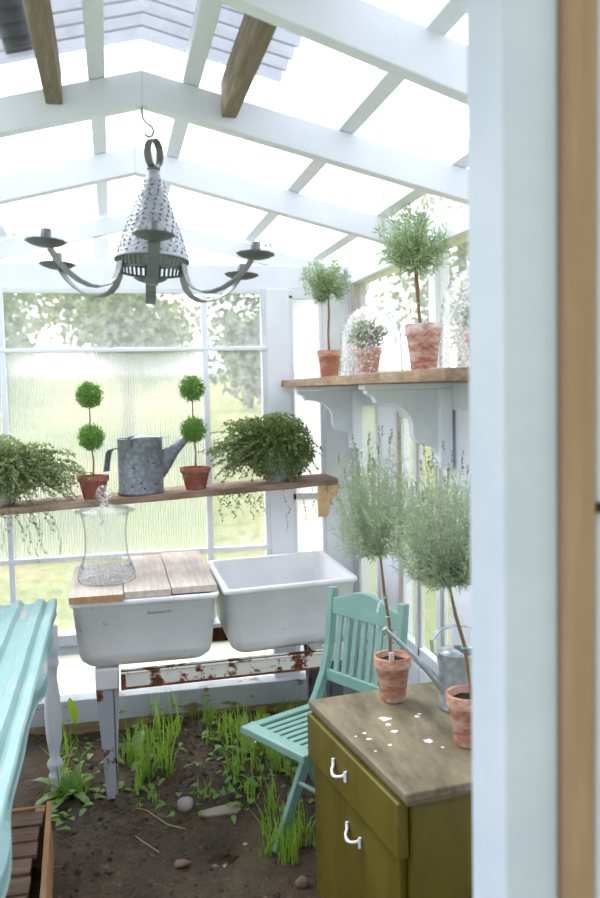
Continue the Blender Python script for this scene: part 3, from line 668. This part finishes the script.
obj('rusted_lip',MB().box(-.004,.80,3.203,3.2055,.438,.447).box(-.006,.012,3.2025,3.2055,.437,.50).box(.785,.801,3.2025,3.2055,.437,.50).rot(.04,(0,3.2)),'rustedge',r)
obj('bearer',MB().box(-.10,-.012,3.24,3.76,.43,.512),'tub',r,.006); obj('bearer',MB().box(.80,.90,3.33,3.76,.43,.508),'tub',r,.006)
obj('side_rail',MB().box(-.01,.80,3.72,3.735,.44,.5),'rustedge',r)
# boards on left tub
def board(x0,x1,y0,y1,mat,lab):
    mb=MB().box(x0,x1,y0,y1,.7815,.808)
    o=tag(obj('loose_board',mb,mat,bevel=.002),lab,'board','loose boards covering the left tub')
    if x0<0: obj('cut_end',MB().box(x0+.001,x1-.001,y0-.002,y0+.001,.7825,.807),'tubboard_raw',o,label='orange freshly cut end')
board(-.183,.015,3.185,3.80,'tubboard','short orange-ended board at the left, under the glass jar')
board(.018,.192,3.215,3.93,'tubboard','pale dusty board in the middle of the tub cover')
board(.196,.370,3.235,3.96,'tubboard','pale dusty board at the right of the tub cover, beside the open tub')
# glass jar
X,Y,z0=-.045,3.44,.809
r=thing('glass_jar','tall waisted clear glass jar with a ball knob lid, standing on the tub boards','jar',(X,Y,z0))
pr=[(.0,.004),(.100,.004),(.108,0),(.113,.006),(.110,.03),(.097,.07),(.086,.11),(.082,.16),(.083,.21),(.089,.25),(.097,.275),(.094,.276),(.086,.25),(.080,.21),(.079,.16),(.083,.11),(.094,.07),(.106,.03),(.1,.008)]
obj('body',MB().lathe(pr,(X,Y,z0),56),'jar',r)
mb=MB().lathe([(.1125,.005),(.1115,.03),(.099,.07),(.0975,.07),(.110,.03)],(X,Y,z0),56,lambda i,t:1+.012*abs(math.sin(t*14)))
obj('ribbed_foot',mb,'jarfoot',r)
l=obj('lid',MB().lathe([(.115,.276),(.118,.280),(.10,.288),(.05,.298),(.022,.306),(.02,.300),(.05,.291),(.10,.281),(.115,.276)],(X,Y,z0),48),'jar',r)
obj('knob',MB().lathe([(.018,.303),(.013,.312),(.02,.32),(.031,.336),(.033,.352),(.026,.370),(.012,.381),(0,.383)],(X,Y,z0),28),'jarfoot',l)
# ------------------------------------------------------------------ teal table
def tx(y): return -.240+(3.41-y)*.005
r=thing('work_table','teal painted ribbed metal table on turned white legs at the left edge','table',(-.55,2.3,0))
prof=[]; W=.68; x=-W
rib=[(0,0),(.012,.016),(.034,.016),(.046,0)]
while x<-.06:
    prof+= [(x+a,b) for a,b in rib]; x+=.085
prof=[p for p in prof if p[0]<-.03]+[(-.022,.014),(-.004,.016),(0,.012),(.003,-.01),(.0,-.036),(.003,-.042)]
mb=MB(); V=[]; ny=60; pn=len(prof)
for j in range(ny+1):
    y=1.1+(3.41-1.1)*j/ny
    for i,(a,b) in enumerate(prof):
        w=.004*math.sin(y*7+a*9)+.003*math.sin(y*19)
        edge=.010*math.sin(y*5.3)+.006*math.sin(y*13) if i>=pn-3 else 0
        V.append((tx(y)+a+edge,y-.02*a,.742+b+w*.6-(abs(edge)*1.2 if i>=pn-2 else 0)))
mb.add(V,[(j*pn+i,j*pn+i+1,(j+1)*pn+i+1,(j+1)*pn+i) for j in range(ny) for i in range(pn-1)]); obj('ribbed_top',mb,'teal',r,solid=.003)
obj('frame',MB().box(-.86,-.30,1.2,1.24,.64,.72).box(-.86,-.30,3.30,3.34,.64,.72).box(-.86,-.82,1.2,3.34,.64,.72).box(-.34,-.30,1.2,3.34,.64,.72).box(-.86,-.30,1.2,3.34,.715,.733),'white_worn',r,.003)
lp=[(0,-.02),(.018,-.02),(.021,.02),(.018,.05),(.026,.065),(.026,.075),(.016,.085),(.030,.11),(.030,.125),(.018,.14),(.020,.16),(.029,.22),(.033,.30),(.029,.38),(.020,.46),(.024,.50),(.030,.51),(.03,.52),(.025,.54),(.031,.56),(.031,.66),(0,.66)]
for x,y in((-.268,3.36),(-.84,3.30),(-.268,1.24),(-.84,1.24)):
    obj('leg',MB().lathe(lp,(x,y,0),24),'white',r)
# ------------------------------------------------------------------ crate
r=thing('wooden_crate','rough slatted wooden crate on the soil under the teal table','crate',(-.42,2.4,0))
k=0; y=1.98
while y<2.80:
    w=random.uniform(.065,.085); d=random.uniform(0,.014)
    obj('slat',MB().box(-.62+d,-.268-d+.003,y,y+w,.188-random.uniform(0,.004),.200),'crate',r,.0015); y+=w+random.uniform(.012,.02)
mb=MB(); V=[]
for z0_,z1_ in((.0,.075),(.08,.14),(.145,.205)):
    obj('side_board',MB().box(-.262,-.246,1.96,2.86,z0_-.005,z1_).xf(lambda a,b,c:(a+.004*math.sin(b*9+c*30)+(2.86-b)*.045,b,c)),'crate_raw',r,.0015)
obj('side_board',MB().box(-.64,-.625,1.96,2.86,0,.2),'crate_raw',r,.0015)
obj('end_board',MB().box(-.625,-.262,2.84,2.856,-.005,.196),'crate_raw',r,.0015); obj('end_board',MB().box(-.625,-.262,1.96,1.976,-.005,.186),'crate_raw',r,.0015)
obj('corner_post',MB().box(-.295,-.263,2.80,2.838,0,.196),'crate_raw',r,.0015)
# ------------------------------------------------------------------ chair
P1=Vector((.402,2.755,.43)); u=Vector((.46,-.888,0)).normalized(); v=Vector((.888,.46,0)).normalized(); Z=Vector((0,0,1))
gz=.0
def cp(a,b,z): return P1+u*a+v*b+Z*(z-.43)
r=thing('folding_chair','seafoam green slatted folding chair behind the olive cabinet','chair',(.62,2.75,0))
Wd=.325; Dp=.36
obj('seat_rail',MB().bar(cp(-.0,.0,.425),cp(Wd,.0,.425),.05,.028,Z),'chair',r,.005)
obj('seat_rail',MB().bar(cp(0.02,Dp,.425),cp(Wd-.02,Dp,.425),.04,.024,Z),'chair',r,.005)
for a in(.012,Wd-.012):
    obj('seat_side',MB().bar(cp(a,.025,.424),cp(a,Dp-.02,.424),.036,.026,Z),'chair',r,.005)
for k in range(8):
    a=.055+k*.034
    obj('seat_slat',MB().bar(cp(a,.02,.428),cp(a,Dp-.015,.428),.022,.010,Z),'chair',r,.003)
for a in(.035,Wd-.035):
    obj('leg',MB().bar(cp(a,.30,.41),cp(a,.085,-.025),.022,.040,v,.022,.036),'chair',r,.004)
lean=.05
def sb(a,z): return cp(a,Dp+.005+lean*(z-.43)/.4+ (-.02 if z<.5 else 0),z)
for a in(-.012,Wd+.012):
    pts=[cp(a,.05,.39),cp(a,.20,.24),cp(a,.37,.0)]
    obj('leg',MB().bar(cp(a,.16,.415),cp(a,.41,-.025),.022,.036,v),'chair',r,.004)
    mb=MB().ribbon([cp(a,Dp-.07,.40),cp(a,Dp-.035,.46),cp(a,Dp,.53),cp(a,Dp+.025,.62),cp(a,Dp+.04,.74),cp(a,Dp+.05,.835)],u,.028,.030)
    obj('stile',mb,'chair',r,.004)
obj('stretcher',MB().tube([cp(.04,.185,.19),cp(Wd-.04,.185,.19)],.008,10),'chair',r)
obj('stretcher',MB().tube([cp(-.015,-.012,.415),cp(-.03,.05,.415)],.010,10),'chair',r)
mb=MB(); pts=[]
nn=16
top=[(Wd*k/nn, .800+.042*max(0,math.sin(PI*(k/nn)))**1.5+ (.0)) for k in range(nn+1)]
vals=[cp(a,Dp+.044,z) for a,z in top]; low=[cp(a,Dp+.038,.742) for a,z in top]
V=[]
for p,q in zip(vals,low): V+= [q-v*.009,q+v*.009,p+v*.009,p-v*.009]
Fs=[(4*i+k,4*i+(k+1)%4,4*i+4+(k+1)%4,4*i+4+k) for i in range(nn) for k in range(4)]+[(0,3,2,1),(4*nn,4*nn+1,4*nn+2,4*nn+3)]
mb.add(V,[f[::-1] for f in Fs]); obj('crest_rail',mb,'chair',r,.003)
obj('lower_rail',MB().bar(cp(0,Dp+.004,.525),cp(Wd,Dp+.004,.525),.018,.04,Z),'chair',r,.003)
for k in range(7):
    a=.042+k*(Wd-.084)/6; obj('back_slat',MB().bar(cp(a,Dp+.006,.53),cp(a,Dp+.040,.752),.023,.010,v),'chair',r,.002)
# ------------------------------------------------------------------ cabinet
A=Vector((.548,2.436,0)); B=Vector((.628,1.80,0)); ex=Vector((.3*1.02,.10,0)).normalized()
# right handed frame: f along the front (A->B), s to the back
f=(B-A).normalized(); s_=Vector((-f.y,f.x,0)); FW=(B-A).length; DPc=.42
def cb(a,b,z): return Vector((A.x,A.y,0))+f*a+s_*b+Z*z
def cbox(mb,a0,a1,b0,b1,z0,z1):
    return mb.hexa([cb(a0,b0,z0),cb(a1,b0,z0),cb(a1,b1,z0),cb(a0,b1,z0),cb(a0,b0,z1),cb(a1,b0,z1),cb(a1,b1,z1),cb(a0,b1,z1)][::1])
r=thing('cabinet','olive green painted cabinet with a worn bare top, white handled drawer and door','cabinet',(A.x+.25,A.y-.25,0))
ab=MB(); cbox(ab,.012,FW-.012,.022,DPc,-.02,.592); obj('body',ab,'olive',r,.003)
obj('top',cbox(MB(),-.004,FW+.004,-.004,DPc+.01,.596,.62),'olivetop',r,.005)
obj('moulding',cbox(MB(),.0,FW,.002,DPc,.586,.597),'oliveedge',r,.003)
d=obj('drawer',cbox(MB(),-.002,FW-.028,-.010,.020,.446,.582),'olive',r,.004)
def handle(parent,a,z,b0=-.010,L=.088):
    mb=MB(); pts=[cb(a-L/2,b0-.004,z+.012)]
    for k in range(9):
        t=k/8; pts.append(cb(a-L/2+.01+(L-.02)*t,b0-.008-.014*math.sin(PI*t)**.6,z-.010*math.sin(PI*t)))
    pts.append(cb(a+L/2,b0-.004,z+.012))
    mb.tube(pts,[.0045,.0045,.004,.0038,.0042,.005,.0042,.0038,.004,.0045,.0045],8)
    for sgn in(-1,1): mb.tube([cb(a+sgn*L/2,b0-.0045,z-.012),cb(a+sgn*L/2,b0-.0045,z+.016)],[.005,.0045],8)
    obj('handle',mb,'handle',parent,label='chipped white handle')
handle(d,.262,.515)
d=obj('door',cbox(MB(),.020,FW-.045,.002,.020,.03,.436),'olive',r,.003); handle(d,.325,.362,.002)
0 and obj('knob_scar',MB().lathe([(0,0),(.012,0),(.014,.002),(0,.004)],(0,0,0),12).xf(lambda a,b,c:tuple(cb(.035+a*.9,.0015-c,.395+b*1.5))),'splat',r,label='pale chipped paint scar')
# paint splashes on top
for a,b,q in((.22,.145,.016),(.262,.135,.009),(.31,.13,.010),(.33,.045,.007),(.29,.05,.006),(.40,.185,.013),(.385,.08,.006),(.24,.235,.008),(.225,.25,.006),(.45,.20,.005),(.405,.03,.004),(.30,.02,.004)):
    mb=MB(); c_=cb(a,b,.6205); n_=12; V=[c_+Z*.0008]+[c_+Vector((q*(1+.4*math.sin(k*2.3+a*40))*math.cos(k*2*PI/n_)*1.0,q*.9*(1+.3*math.sin(k*1.7+a*60))*math.sin(k*2*PI/n_),0)) for k in range(n_)]
    mb.add(V,[(0,1+k,1+(k+1)%n_) for k in range(n_)],True); obj('paint_splash',mb,'splat',r,label='white splash on the top')
# lavender standards on the cabinet
TZ=.6212
def lavender(x,y,R_,h,mat,stem,c,rx,rzr,nb,lab,ties,tagpos,spikes):
    r=thing('lavender_standard',lab,'plant',(x,y,TZ),'lavender standards on the cabinet'); zs=pot_parts(r,(x,y,TZ),R_,h,mat,soil=.86)
    obj('trunk',MB().tube([(stem[0][0],stem[0][1],zs-.005)]+list(stem[1:]),[.005]*(len(stem)-1)+[.003],8),'stem',r)
    for t in ties: obj('tie',MB().lathe([(.006,0),(.0095,.002),(.0095,.004),(.006,.006)],t,12),'tie',r)
    plant_tag(r,tagpos[0],tagpos[1],zs-.01,(.0,-.004),.052,.016,.1)
    st=MB(); lf=MB(); bd=MB(); b0=np.array(stem[-1]); c=np.array(c,float)
    for k in range(nb):
        a=rng.uniform(0,2*PI); q=rng.random()**.4; top_=rng.uniform(-.75,1.0)
        rad=rx*q*(1.08-.22*max(0,top_))
        e=np.array([c[0]+rad*math.cos(a),c[1]+rad*math.sin(a),c[2]+rzr*top_*(1-.35*q*q)])
        m=b0*.5+e*.5+np.array([.25*(e[0]-b0[0]),.25*(e[1]-b0[1]),-.02]); m2=m*.35+e*.65+sph(1)[0]*.012+np.array([.12*(e[0]-b0[0]),.12*(e[1]-b0[1]),0])
        pts=[b0+np.array([0,0,rng.uniform(-.01,.03)]),m,m2,e,e+np.array([.15*(e[0]-b0[0])+rng.uniform(-.01,.01),rng.uniform(-.01,.01),.025])]
        st.tube(pts,[.0011,.001,.0008,.0006,.0005],4,False); needles_along(lf,pts,34,.027,.0031,.62,.15)
    for k in range(spikes):
        a=rng.uniform(0,2*PI); q=rx*rng.uniform(.1,.95); p0=np.array([c[0]+q*.6*math.cos(a),c[1]+q*.6*math.sin(a),c[2]]); 
        e=np.array([c[0]+q*1.1*math.cos(a),c[1]+q*1.1*math.sin(a),c[2]+rzr*rng.uniform(.55,1.35)]); m=p0*.4+e*.6+sph(1)[0]*.008
        st.tube([p0,m,e],[.0009,.0007,.0005],4,False); needles_along(lf,[p0,m,e],10,.02,.003,.5,.1)
        needles_along(bd,[e*.9+m*.1,e,e+np.array([0,0,.02])],14,.008,.004,.4)
    n=300; d=sph(n); P=c+np.array([0,0,-rzr*.35])+d*np.array([rx*.75,rx*.75,rzr*.5])*(.3+.7*rng.random((n,1))); lf.leaves(P,d+np.array([0,0,.6])+sph(n)*.5,.024,.004)
    obj('branches',st,'lavender',r); obj('foliage',lf,'lavender',r); obj('buds',bd,'bud',r)['kind']='stuff'
lavender(.788,2.37,.0555,.135,'terra_moss',[(.782,2.37,0),(.780,2.37,.85),(.765,2.37,.95),(.755,2.37,1.06)],(.735,2.35,1.205),.108,.16,125,
  'lavender standard in a streaky terracotta pot, left of the new watering can',[(.777,2.37,.87),(.770,2.37,.93)],(.772,2.334),26)
lavender(.875,2.02,.056,.135,'terra_moss',[(.888,2.02,0),(.868,2.02,.88),(.835,2.0,.97),(.815,1.99,1.05)],(.79,1.97,1.195),.118,.15,165,
  'lavender standard in a mossy pot, half hidden by the white door post',[(.868,2.02,.872)],(.900,1.985),26)
# flower sprig hanging off the first stem
tag(obj('plant_label',MB().bar((.745,2.355,.922),(.737,2.352,.893),.007,.0015,(0,-1,0)).tube([(.778,2.365,.93),(.765,2.36,.936),(.745,2.355,.922)],.0006,5),'tagwhite'),'tiny white tag dangling from a side twig of the left lavender','tag')
# ------------------------------------------------------------------ new watering can on the cabinet
X,Y=.950,2.262; z0=TZ
r=thing('watering_can','new shiny galvanised watering can with a long thin spout, on the cabinet','watering can',(X,Y,z0),'galvanised watering cans')
Rb=.0555; hb=.165
obj('body',MB().lathe([(0,.003),(Rb-.002,.003),(Rb,0),(Rb+.0015,.003),(Rb,.008),(Rb,hb-.004),(Rb+.002,hb),(Rb-.001,hb+.002),(Rb-.003,hb-.002),(Rb-.003,.01),(0,.008)],(X,Y,z0),48),'galv',r)
mb=MB(); V=[(X-.012,Y,z0+hb+.010)]; nn=24
for k in range(nn+1):
    a=PI/2-.15+(PI+.3)*k/nn; V.append((X+Rb*.98*math.cos(a),Y+Rb*.98*math.sin(a),z0+hb))
mb.add(V,[(0,k+1,k+2) for k in range(nn)],True); obj('half_cover',mb,'galv',r,solid=.0015)
mb=MB().tube([(X-.040,Y-.01,z0+.050),(X-.075,Y-.005,z0+.096),(X-.13,Y+.0,z0+.160),(X-.215,Y+.01,z0+.245)],[.014,.011,.008,.0055],14,True).tube([(X-.213,Y+.01,z0+.243),(X-.217,Y+.01,z0+.248)],.008,12)
obj('spout',mb,'galv',r)
P=[(X-.052,Y,z0+.145),(X-.078,Y,z0+.172),(X-.080,Y,z0+.205),(X-.055,Y,z0+.232),(X-.015,Y,z0+.243),(X+.03,Y,z0+.236),(X+.075,Y,z0+.205),(X+.10,Y,z0+.16),(X+.095,Y,z0+.11),(X+.055,Y,z0+.07)]
obj('handle',MB().ribbon(P,(0,1,0),.020,.0035),'galv',r)
# ------------------------------------------------------------------ ground: stones, weeds, grass
def stone(x,y,sx,sy,sz,mat,lab,name='stone'):
    V=[];n=12; mb=MB(); ph=random.random()*6
    for j in range(7):
        t=PI*j/6
        for k in range(n):
            a=2*PI*k/n; w=1+.12*math.sin(a*3+ph)+.08*math.sin(a*2+t*3+ph)
            V.append((x+sx*w*math.sin(t)*math.cos(a),y+sy*w*math.sin(t)*math.sin(a),gh(x,y)+sz*.55+sz*math.cos(t)))
    mb.add(V,[(j*n+k,(j+1)*n+k,(j+1)*n+(k+1)%n,j*n+(k+1)%n) for j in range(6) for k in range(n)],True)
    tag(obj(name,mb,mat),lab,'stone')
stone(.216,3.13,.033,.028,.030,'stone','pale grey rounded stone standing upright beside the grass')
stone(.170,2.76,.028,.02,.012,'stone_b','small brown stone half sunk in the soil left of the puddle')
stone(.530,2.52,.021,.018,.020,'stone_b','round brown pebble beside the foot of the olive cabinet')
stone(.400,2.86,.011,.008,.006,'stone','tiny pale pebble in the soil right of the puddle')
x,y=.34,3.05
mb=MB().prism([(-.085,-.012),(-.05,-.022),(.055,-.022),(.075,-.005),(.07,.030),(.0,.022),(-.08,.008)],'z',0,.010).xf(lambda a,b,c:(x+a,y+b,gh(x,y)+c+.003+b*.25))
tag(obj('flat_stone',mb,'slate',bevel=.002),'flat pale slab of stone lying on the soil','stone')
mb=MB(); n_=24; V=[(.30,2.80,-.027)]+[(.30+.065*(1+.3*math.sin(k*1.9))*math.cos(k*2*PI/n_),2.80+.04*(1+.25*math.sin(k*2.7))*math.sin(k*2*PI/n_),-.027) for k in range(n_)]
mb.add(V,[(0,1+k,1+(k+1)%n_) for k in range(n_)]); V2=gh(.30,2.80)
mb.xf(lambda a,b,c:(a,b,V2+.006)); o=tag(obj('puddle',mb,'water'),'small dark muddy puddle in the soil','puddle',kind='stuff')
def crumbs():
    mb=MB()
    for k in range(1500):
        x=rng.uniform(-.25,.75); y=rng.uniform(2.4,3.85) if rng.random()<.35 else rng.uniform(2.95,3.85); q=rng.uniform(.002,.009)*(1 if rng.random()<.9 else 1.8); z=gh(x,y)
        V=[(x+q*a*rng.uniform(.6,1.3),y+q*b*rng.uniform(.6,1.3),z+q*.3+q*c*.7) for a,b,c in((1,0,0),(0,1,0),(-1,0,0),(0,-1,0),(0,0,1),(0,0,-1))]
        mb.add(V,[(0,1,4),(1,2,4),(2,3,4),(3,0,4),(1,0,5),(2,1,5),(3,2,5),(0,3,5)])
    tag(obj('soil_crumbs',mb,'dirt'),'loose crumbs and clods of dark soil scattered over the floor','soil',kind='stuff')
crumbs()
def blade_patch(mb,x,y,n,hmin,hmax,spread,w=.005,lean=.35):
    for k in range(n):
        a=rng.uniform(0,2*PI); q=spread*rng.random()**.6; bx,by=x+q*math.cos(a),y+q*math.sin(a); by=min(by,3.93); h=rng.uniform(hmin,hmax)
        la=rng.uniform(0,2*PI); ll=h*lean*rng.random(); c_,s2=math.cos(la),math.sin(la); zb=gh(bx,by)-.004
        wa=rng.uniform(0,PI); wx,wy=math.cos(wa)*w/2,math.sin(wa)*w/2; V=[]
        for t,ww in((0,1),(.35,1),(.7,.7),(1,.05)):
            px=bx+c_*ll*t*t; py=min(by+s2*ll*t*t,3.935); pz=zb+h*(t-.18*t*t*(ll/h)*2); V+= [(px-wx*ww,py-wy*ww,pz),(px+wx*ww,py+wy*ww,pz)]
        mb.add(V,[(0,1,3,2),(2,3,5,4),(4,5,7,6)])
mb=MB()
for (X0,X1,Y0,Y1,nc,n,h0,h1) in((.03,.22,3.32,3.75,13,10,.10,.31),(-.05,.8,3.5,3.9,26,8,.06,.17),(.36,.78,3.2,3.8,22,9,.07,.22),(.46,.62,2.5,2.95,12,12,.07,.22),(.42,.66,2.95,3.25,9,8,.05,.15),(-.34,-.12,3.3,3.85,8,8,.07,.22),(-.03,.3,3.2,3.4,4,4,.05,.12)):
    for q in range(nc):
        f_=rng.uniform(.55,1.0); blade_patch(mb,rng.uniform(X0,X1),rng.uniform(Y0,Y1),n,h0*f_,h1*f_*1.1,.028,.0062,.5)
g=obj('grass',mb,'grass'); tag(g,'long bright grass blades growing along the back wall and around the chair','grass',kind='stuff')
# low broadleaf weeds
mb=MB()
def broad(mb,base,dirv,L,W,arch=.3,seg=6,wave=.0):
    base=Vector(base); d=Vector(dirv).normalized(); sd=d.cross(Z); sd=sd.normalized() if sd.length>.05 else Vector((1,0,0)); V=[]
    for k in range(seg+1):
        t=k/seg; w=W*math.sin(PI*min(1,.08+t*.92))**.8*(1 if t<1 else .1)*(1+wave*math.sin(k*2.6)); p=base+d*L*t-Z*arch*L*t*t
        V+= [p-sd*w/2+Z*.15*w,p-Z*.0,p+sd*w/2+Z*.15*w]
    mb.add(V,[(3*k+i,3*k+i+1,3*k+i+4,3*k+i+3) for k in range(seg) for i in(0,1)],True)
for k in range(330):
    x=rng.choice([rng.uniform(-.30,.05),rng.uniform(.05,.8),rng.uniform(.35,.75)]); y=rng.uniform(3.15,3.88) if rng.random()<.8 else rng.uniform(3.0,3.3)
    if x<.05 and y<3.25 and x>-.15: continue
    a=rng.uniform(0,2*PI); el=rng.uniform(.2,1.2); broad(mb,(x,y,gh(x,y)-.002+rng.uniform(0,.04)),(math.cos(a),math.sin(a),el),rng.uniform(.025,.065),rng.uniform(.014,.032),.4,4)
tag(obj('weeds',mb,'weed'),'low broad-leaved weeds carpeting the soil under the sinks','weeds',kind='stuff')
def leafplant(x,y,lab,leaves,mat='weed',name='dandelion_plant'):
    r=thing(name,lab,'plant',(x,y,gh(x,y)))
    for (a,el,L,W,ar,m) in leaves:
        mb=MB(); broad(mb,(x,y,gh(x,y)-.004),(math.cos(a),math.sin(a),el),L,W,ar,10,.25); obj('leaf',mb,m,r)
leafplant(-.21,3.33,'leggy dandelion plant beside the turned white table leg',[(2.8,.9,.22,.05,.4,'weed'),(4.2,.5,.22,.045,.5,'weed'),(3.6,.7,.20,.05,.6,'weed'),(.3,1.2,.16,.04,.4,'weed'),(5.3,.8,.15,.04,.6,'weed'),(1.2,1.5,.18,.04,.3,'weed'),(4.8,1.4,.12,.035,.4,'weed'),(2.0,1.2,.2,.045,.5,'weed')])
r=thing('young_shoot','single tall shoot topped by one glowing yellow-green leaf beside the sink leg','plant',(-.185,3.50,gh(-.185,3.5)))
obj('stem',MB().tube([(-.185,3.5,-.01),(-.187,3.5,.10),(-.195,3.5,.22)],[.004,.004,.003],8),'weed',r)
mb=MB(); broad(mb,(-.195,3.5,.21),(-.12,-.1,1),.125,.058,.02,10,.12); mb.rot(0); obj('leaf',mb,'bright',r,label='glowing yellow-green leaf')
mb=MB(); broad(mb,(-.187,3.5,.05),(.5,-.3,1),.12,.022,.3,8); obj('leaf',mb,'weed',r)
leafplant(.03,3.62,'broad dock-like weed right of the rusty left sink leg',[(1.0,1.4,.17,.06,.3,'weed'),(2.6,1.1,.15,.05,.4,'weed'),(5.2,1.0,.14,.05,.5,'weed'),(.2,.9,.13,.045,.5,'bright')],name='dock_plant')
leafplant(.50,3.50,'upright weed with one broad leaf in the grass left of the chair seat',[(1.4,3.0,.22,.042,.2,'grass'),(2.7,1.1,.13,.035,.5,'weed'),(5.6,1.2,.12,.035,.4,'weed'),(.4,1.5,.13,.03,.4,'weed')],name='dock_plant')
# dry stalks
for pts,lab in(([(.03,3.2,.0),(.07,3.12,.012),(.14,3.0,.008),(.2,2.97,.004)],'thin dry stalk lying on the soil at the foot of the rusty leg'),([(.02,2.95,.0),(.04,2.90,.012),(.10,2.82,.01)],'short dry stalk lying left of the brown stone')):
    pts=[(a,b,gh(a,b)+c+.002) for a,b,c in pts]; tag(obj('dry_stalk',MB().tube(pts,.0018,6),'drystalk'),lab,'stalk')
# ------------------------------------------------------------------ outside trees
def tree(x,y,h,cr,cz,lab,mat,n=2600,ls=.14):
    zb=lawn_h(x,y); r=thing('tree',lab,'tree',(x,y,zb),'trees beyond the back window')
    obj('trunk',MB().tube([(x,y,zb-.1),(x+.05,y,zb+h*.4),(x,y,zb+h*.8)],[h*.035,h*.025,h*.012],10),'bark',r)
    mb=MB(); nb=int(16+cr*8)
    for k in range(nb):
        d=sph(1)[0]; c=np.array([x,y,zb+h-cz])+d*np.array([cr,cr,cz])*rng.uniform(.3,.85); m=n//nb; q=sph(m)*rng.uniform(.22,.38)*cr*(rng.random((m,1))**.4)
        mb.leaves(c+q,sph(m),ls*(.6+.8*rng.random(m)),ls*.6)
    obj('crown',mb,mat,r)
tree(-2.3,12.0,3.5,1.9,1.5,'pale leafy tree seen through the top left pane of the back window','tree',5200,.15)
tree(.25,15.5,3.6,1.7,1.35,'pale leafy tree behind the chandelier, seen through the top middle pane','tree',4400,.15)
tree(2.3,12.8,3.3,1.2,1.2,'grey-green tree seen through the top pane beside the white post','tree_d',2600,.13)
tree(3.2,20,2.3,.8,.9,'yellow-green bush-like tree seen through the clear right pane','tree_y',2200,.12)
tree(5.2,25,3.0,1.4,1.2,'darker rounded tree right of the yellow-green one, beyond the clear right pane','tree_d',2600,.14)
tree(-4.6,30,3.6,2.6,1.7,'far rounded tree low behind the reeded glass at the left','tree_d',2600,.2)
tree(1.2,34,3.2,2.4,1.5,'far rounded tree low behind the reeded glass, beyond the watering can','tree',2600,.2)
tree(5.3,8.0,4.4,1.6,1.7,'tree outside the right wall, behind the tall rosemary','tree_y',2600,.15)
tree(5.8,13.5,4.8,1.8,1.8,'tree farther out beyond the right wall windows','tree',2600,.16)
tree(3.3,5.9,1.6,.8,.7,'low shrub outside the old brown framed sash on the right','tree_y',2000,.09)
# ------------------------------------------------------------------ light
w=bpy.data.worlds.new('overcast_sky'); S.world=w; w.use_nodes=True; nt=w.node_tree; nt.nodes.clear()
o=nt.nodes.new('ShaderNodeOutputWorld'); b=nt.nodes.new('ShaderNodeBackground'); tc=nt.nodes.new('ShaderNodeTexCoord'); sp=nt.nodes.new('ShaderNodeSeparateXYZ'); rp=nt.nodes.new('ShaderNodeValToRGB')
nt.links.new(tc.outputs['Generated'],sp.inputs[0]); nt.links.new(sp.outputs[2],rp.inputs[0]); nt.links.new(rp.outputs[0],b.inputs[0]); nt.links.new(b.outputs[0],o.inputs[0])
# the sky is brighter over the meadow than behind the photographer
mr=nt.nodes.new('ShaderNodeMapRange'); nt.links.new(sp.outputs[1],mr.inputs[0]); mr.inputs[1].default_value=-.8; mr.inputs[2].default_value=.5; mr.inputs[3].default_value=.31; mr.inputs[4].default_value=1.03
nt.links.new(mr.outputs[0],b.inputs[1])
e=rp.color_ramp.elements; e[0].position=0; e[0].color=(.93,.96,1.01,1); e[1].position=.6; e[1].color=(.86,.92,1.06,1)
sd=bpy.data.lights.new('sun','SUN'); so=bpy.data.objects.new('sun',sd); COL.objects.link(so); sd.energy=1.1; sd.angle=math.radians(25); sd.color=(1,.95,.86)
so.rotation_euler=Vector((-.45,.75,1.1)).to_track_quat('Z','Y').to_euler()
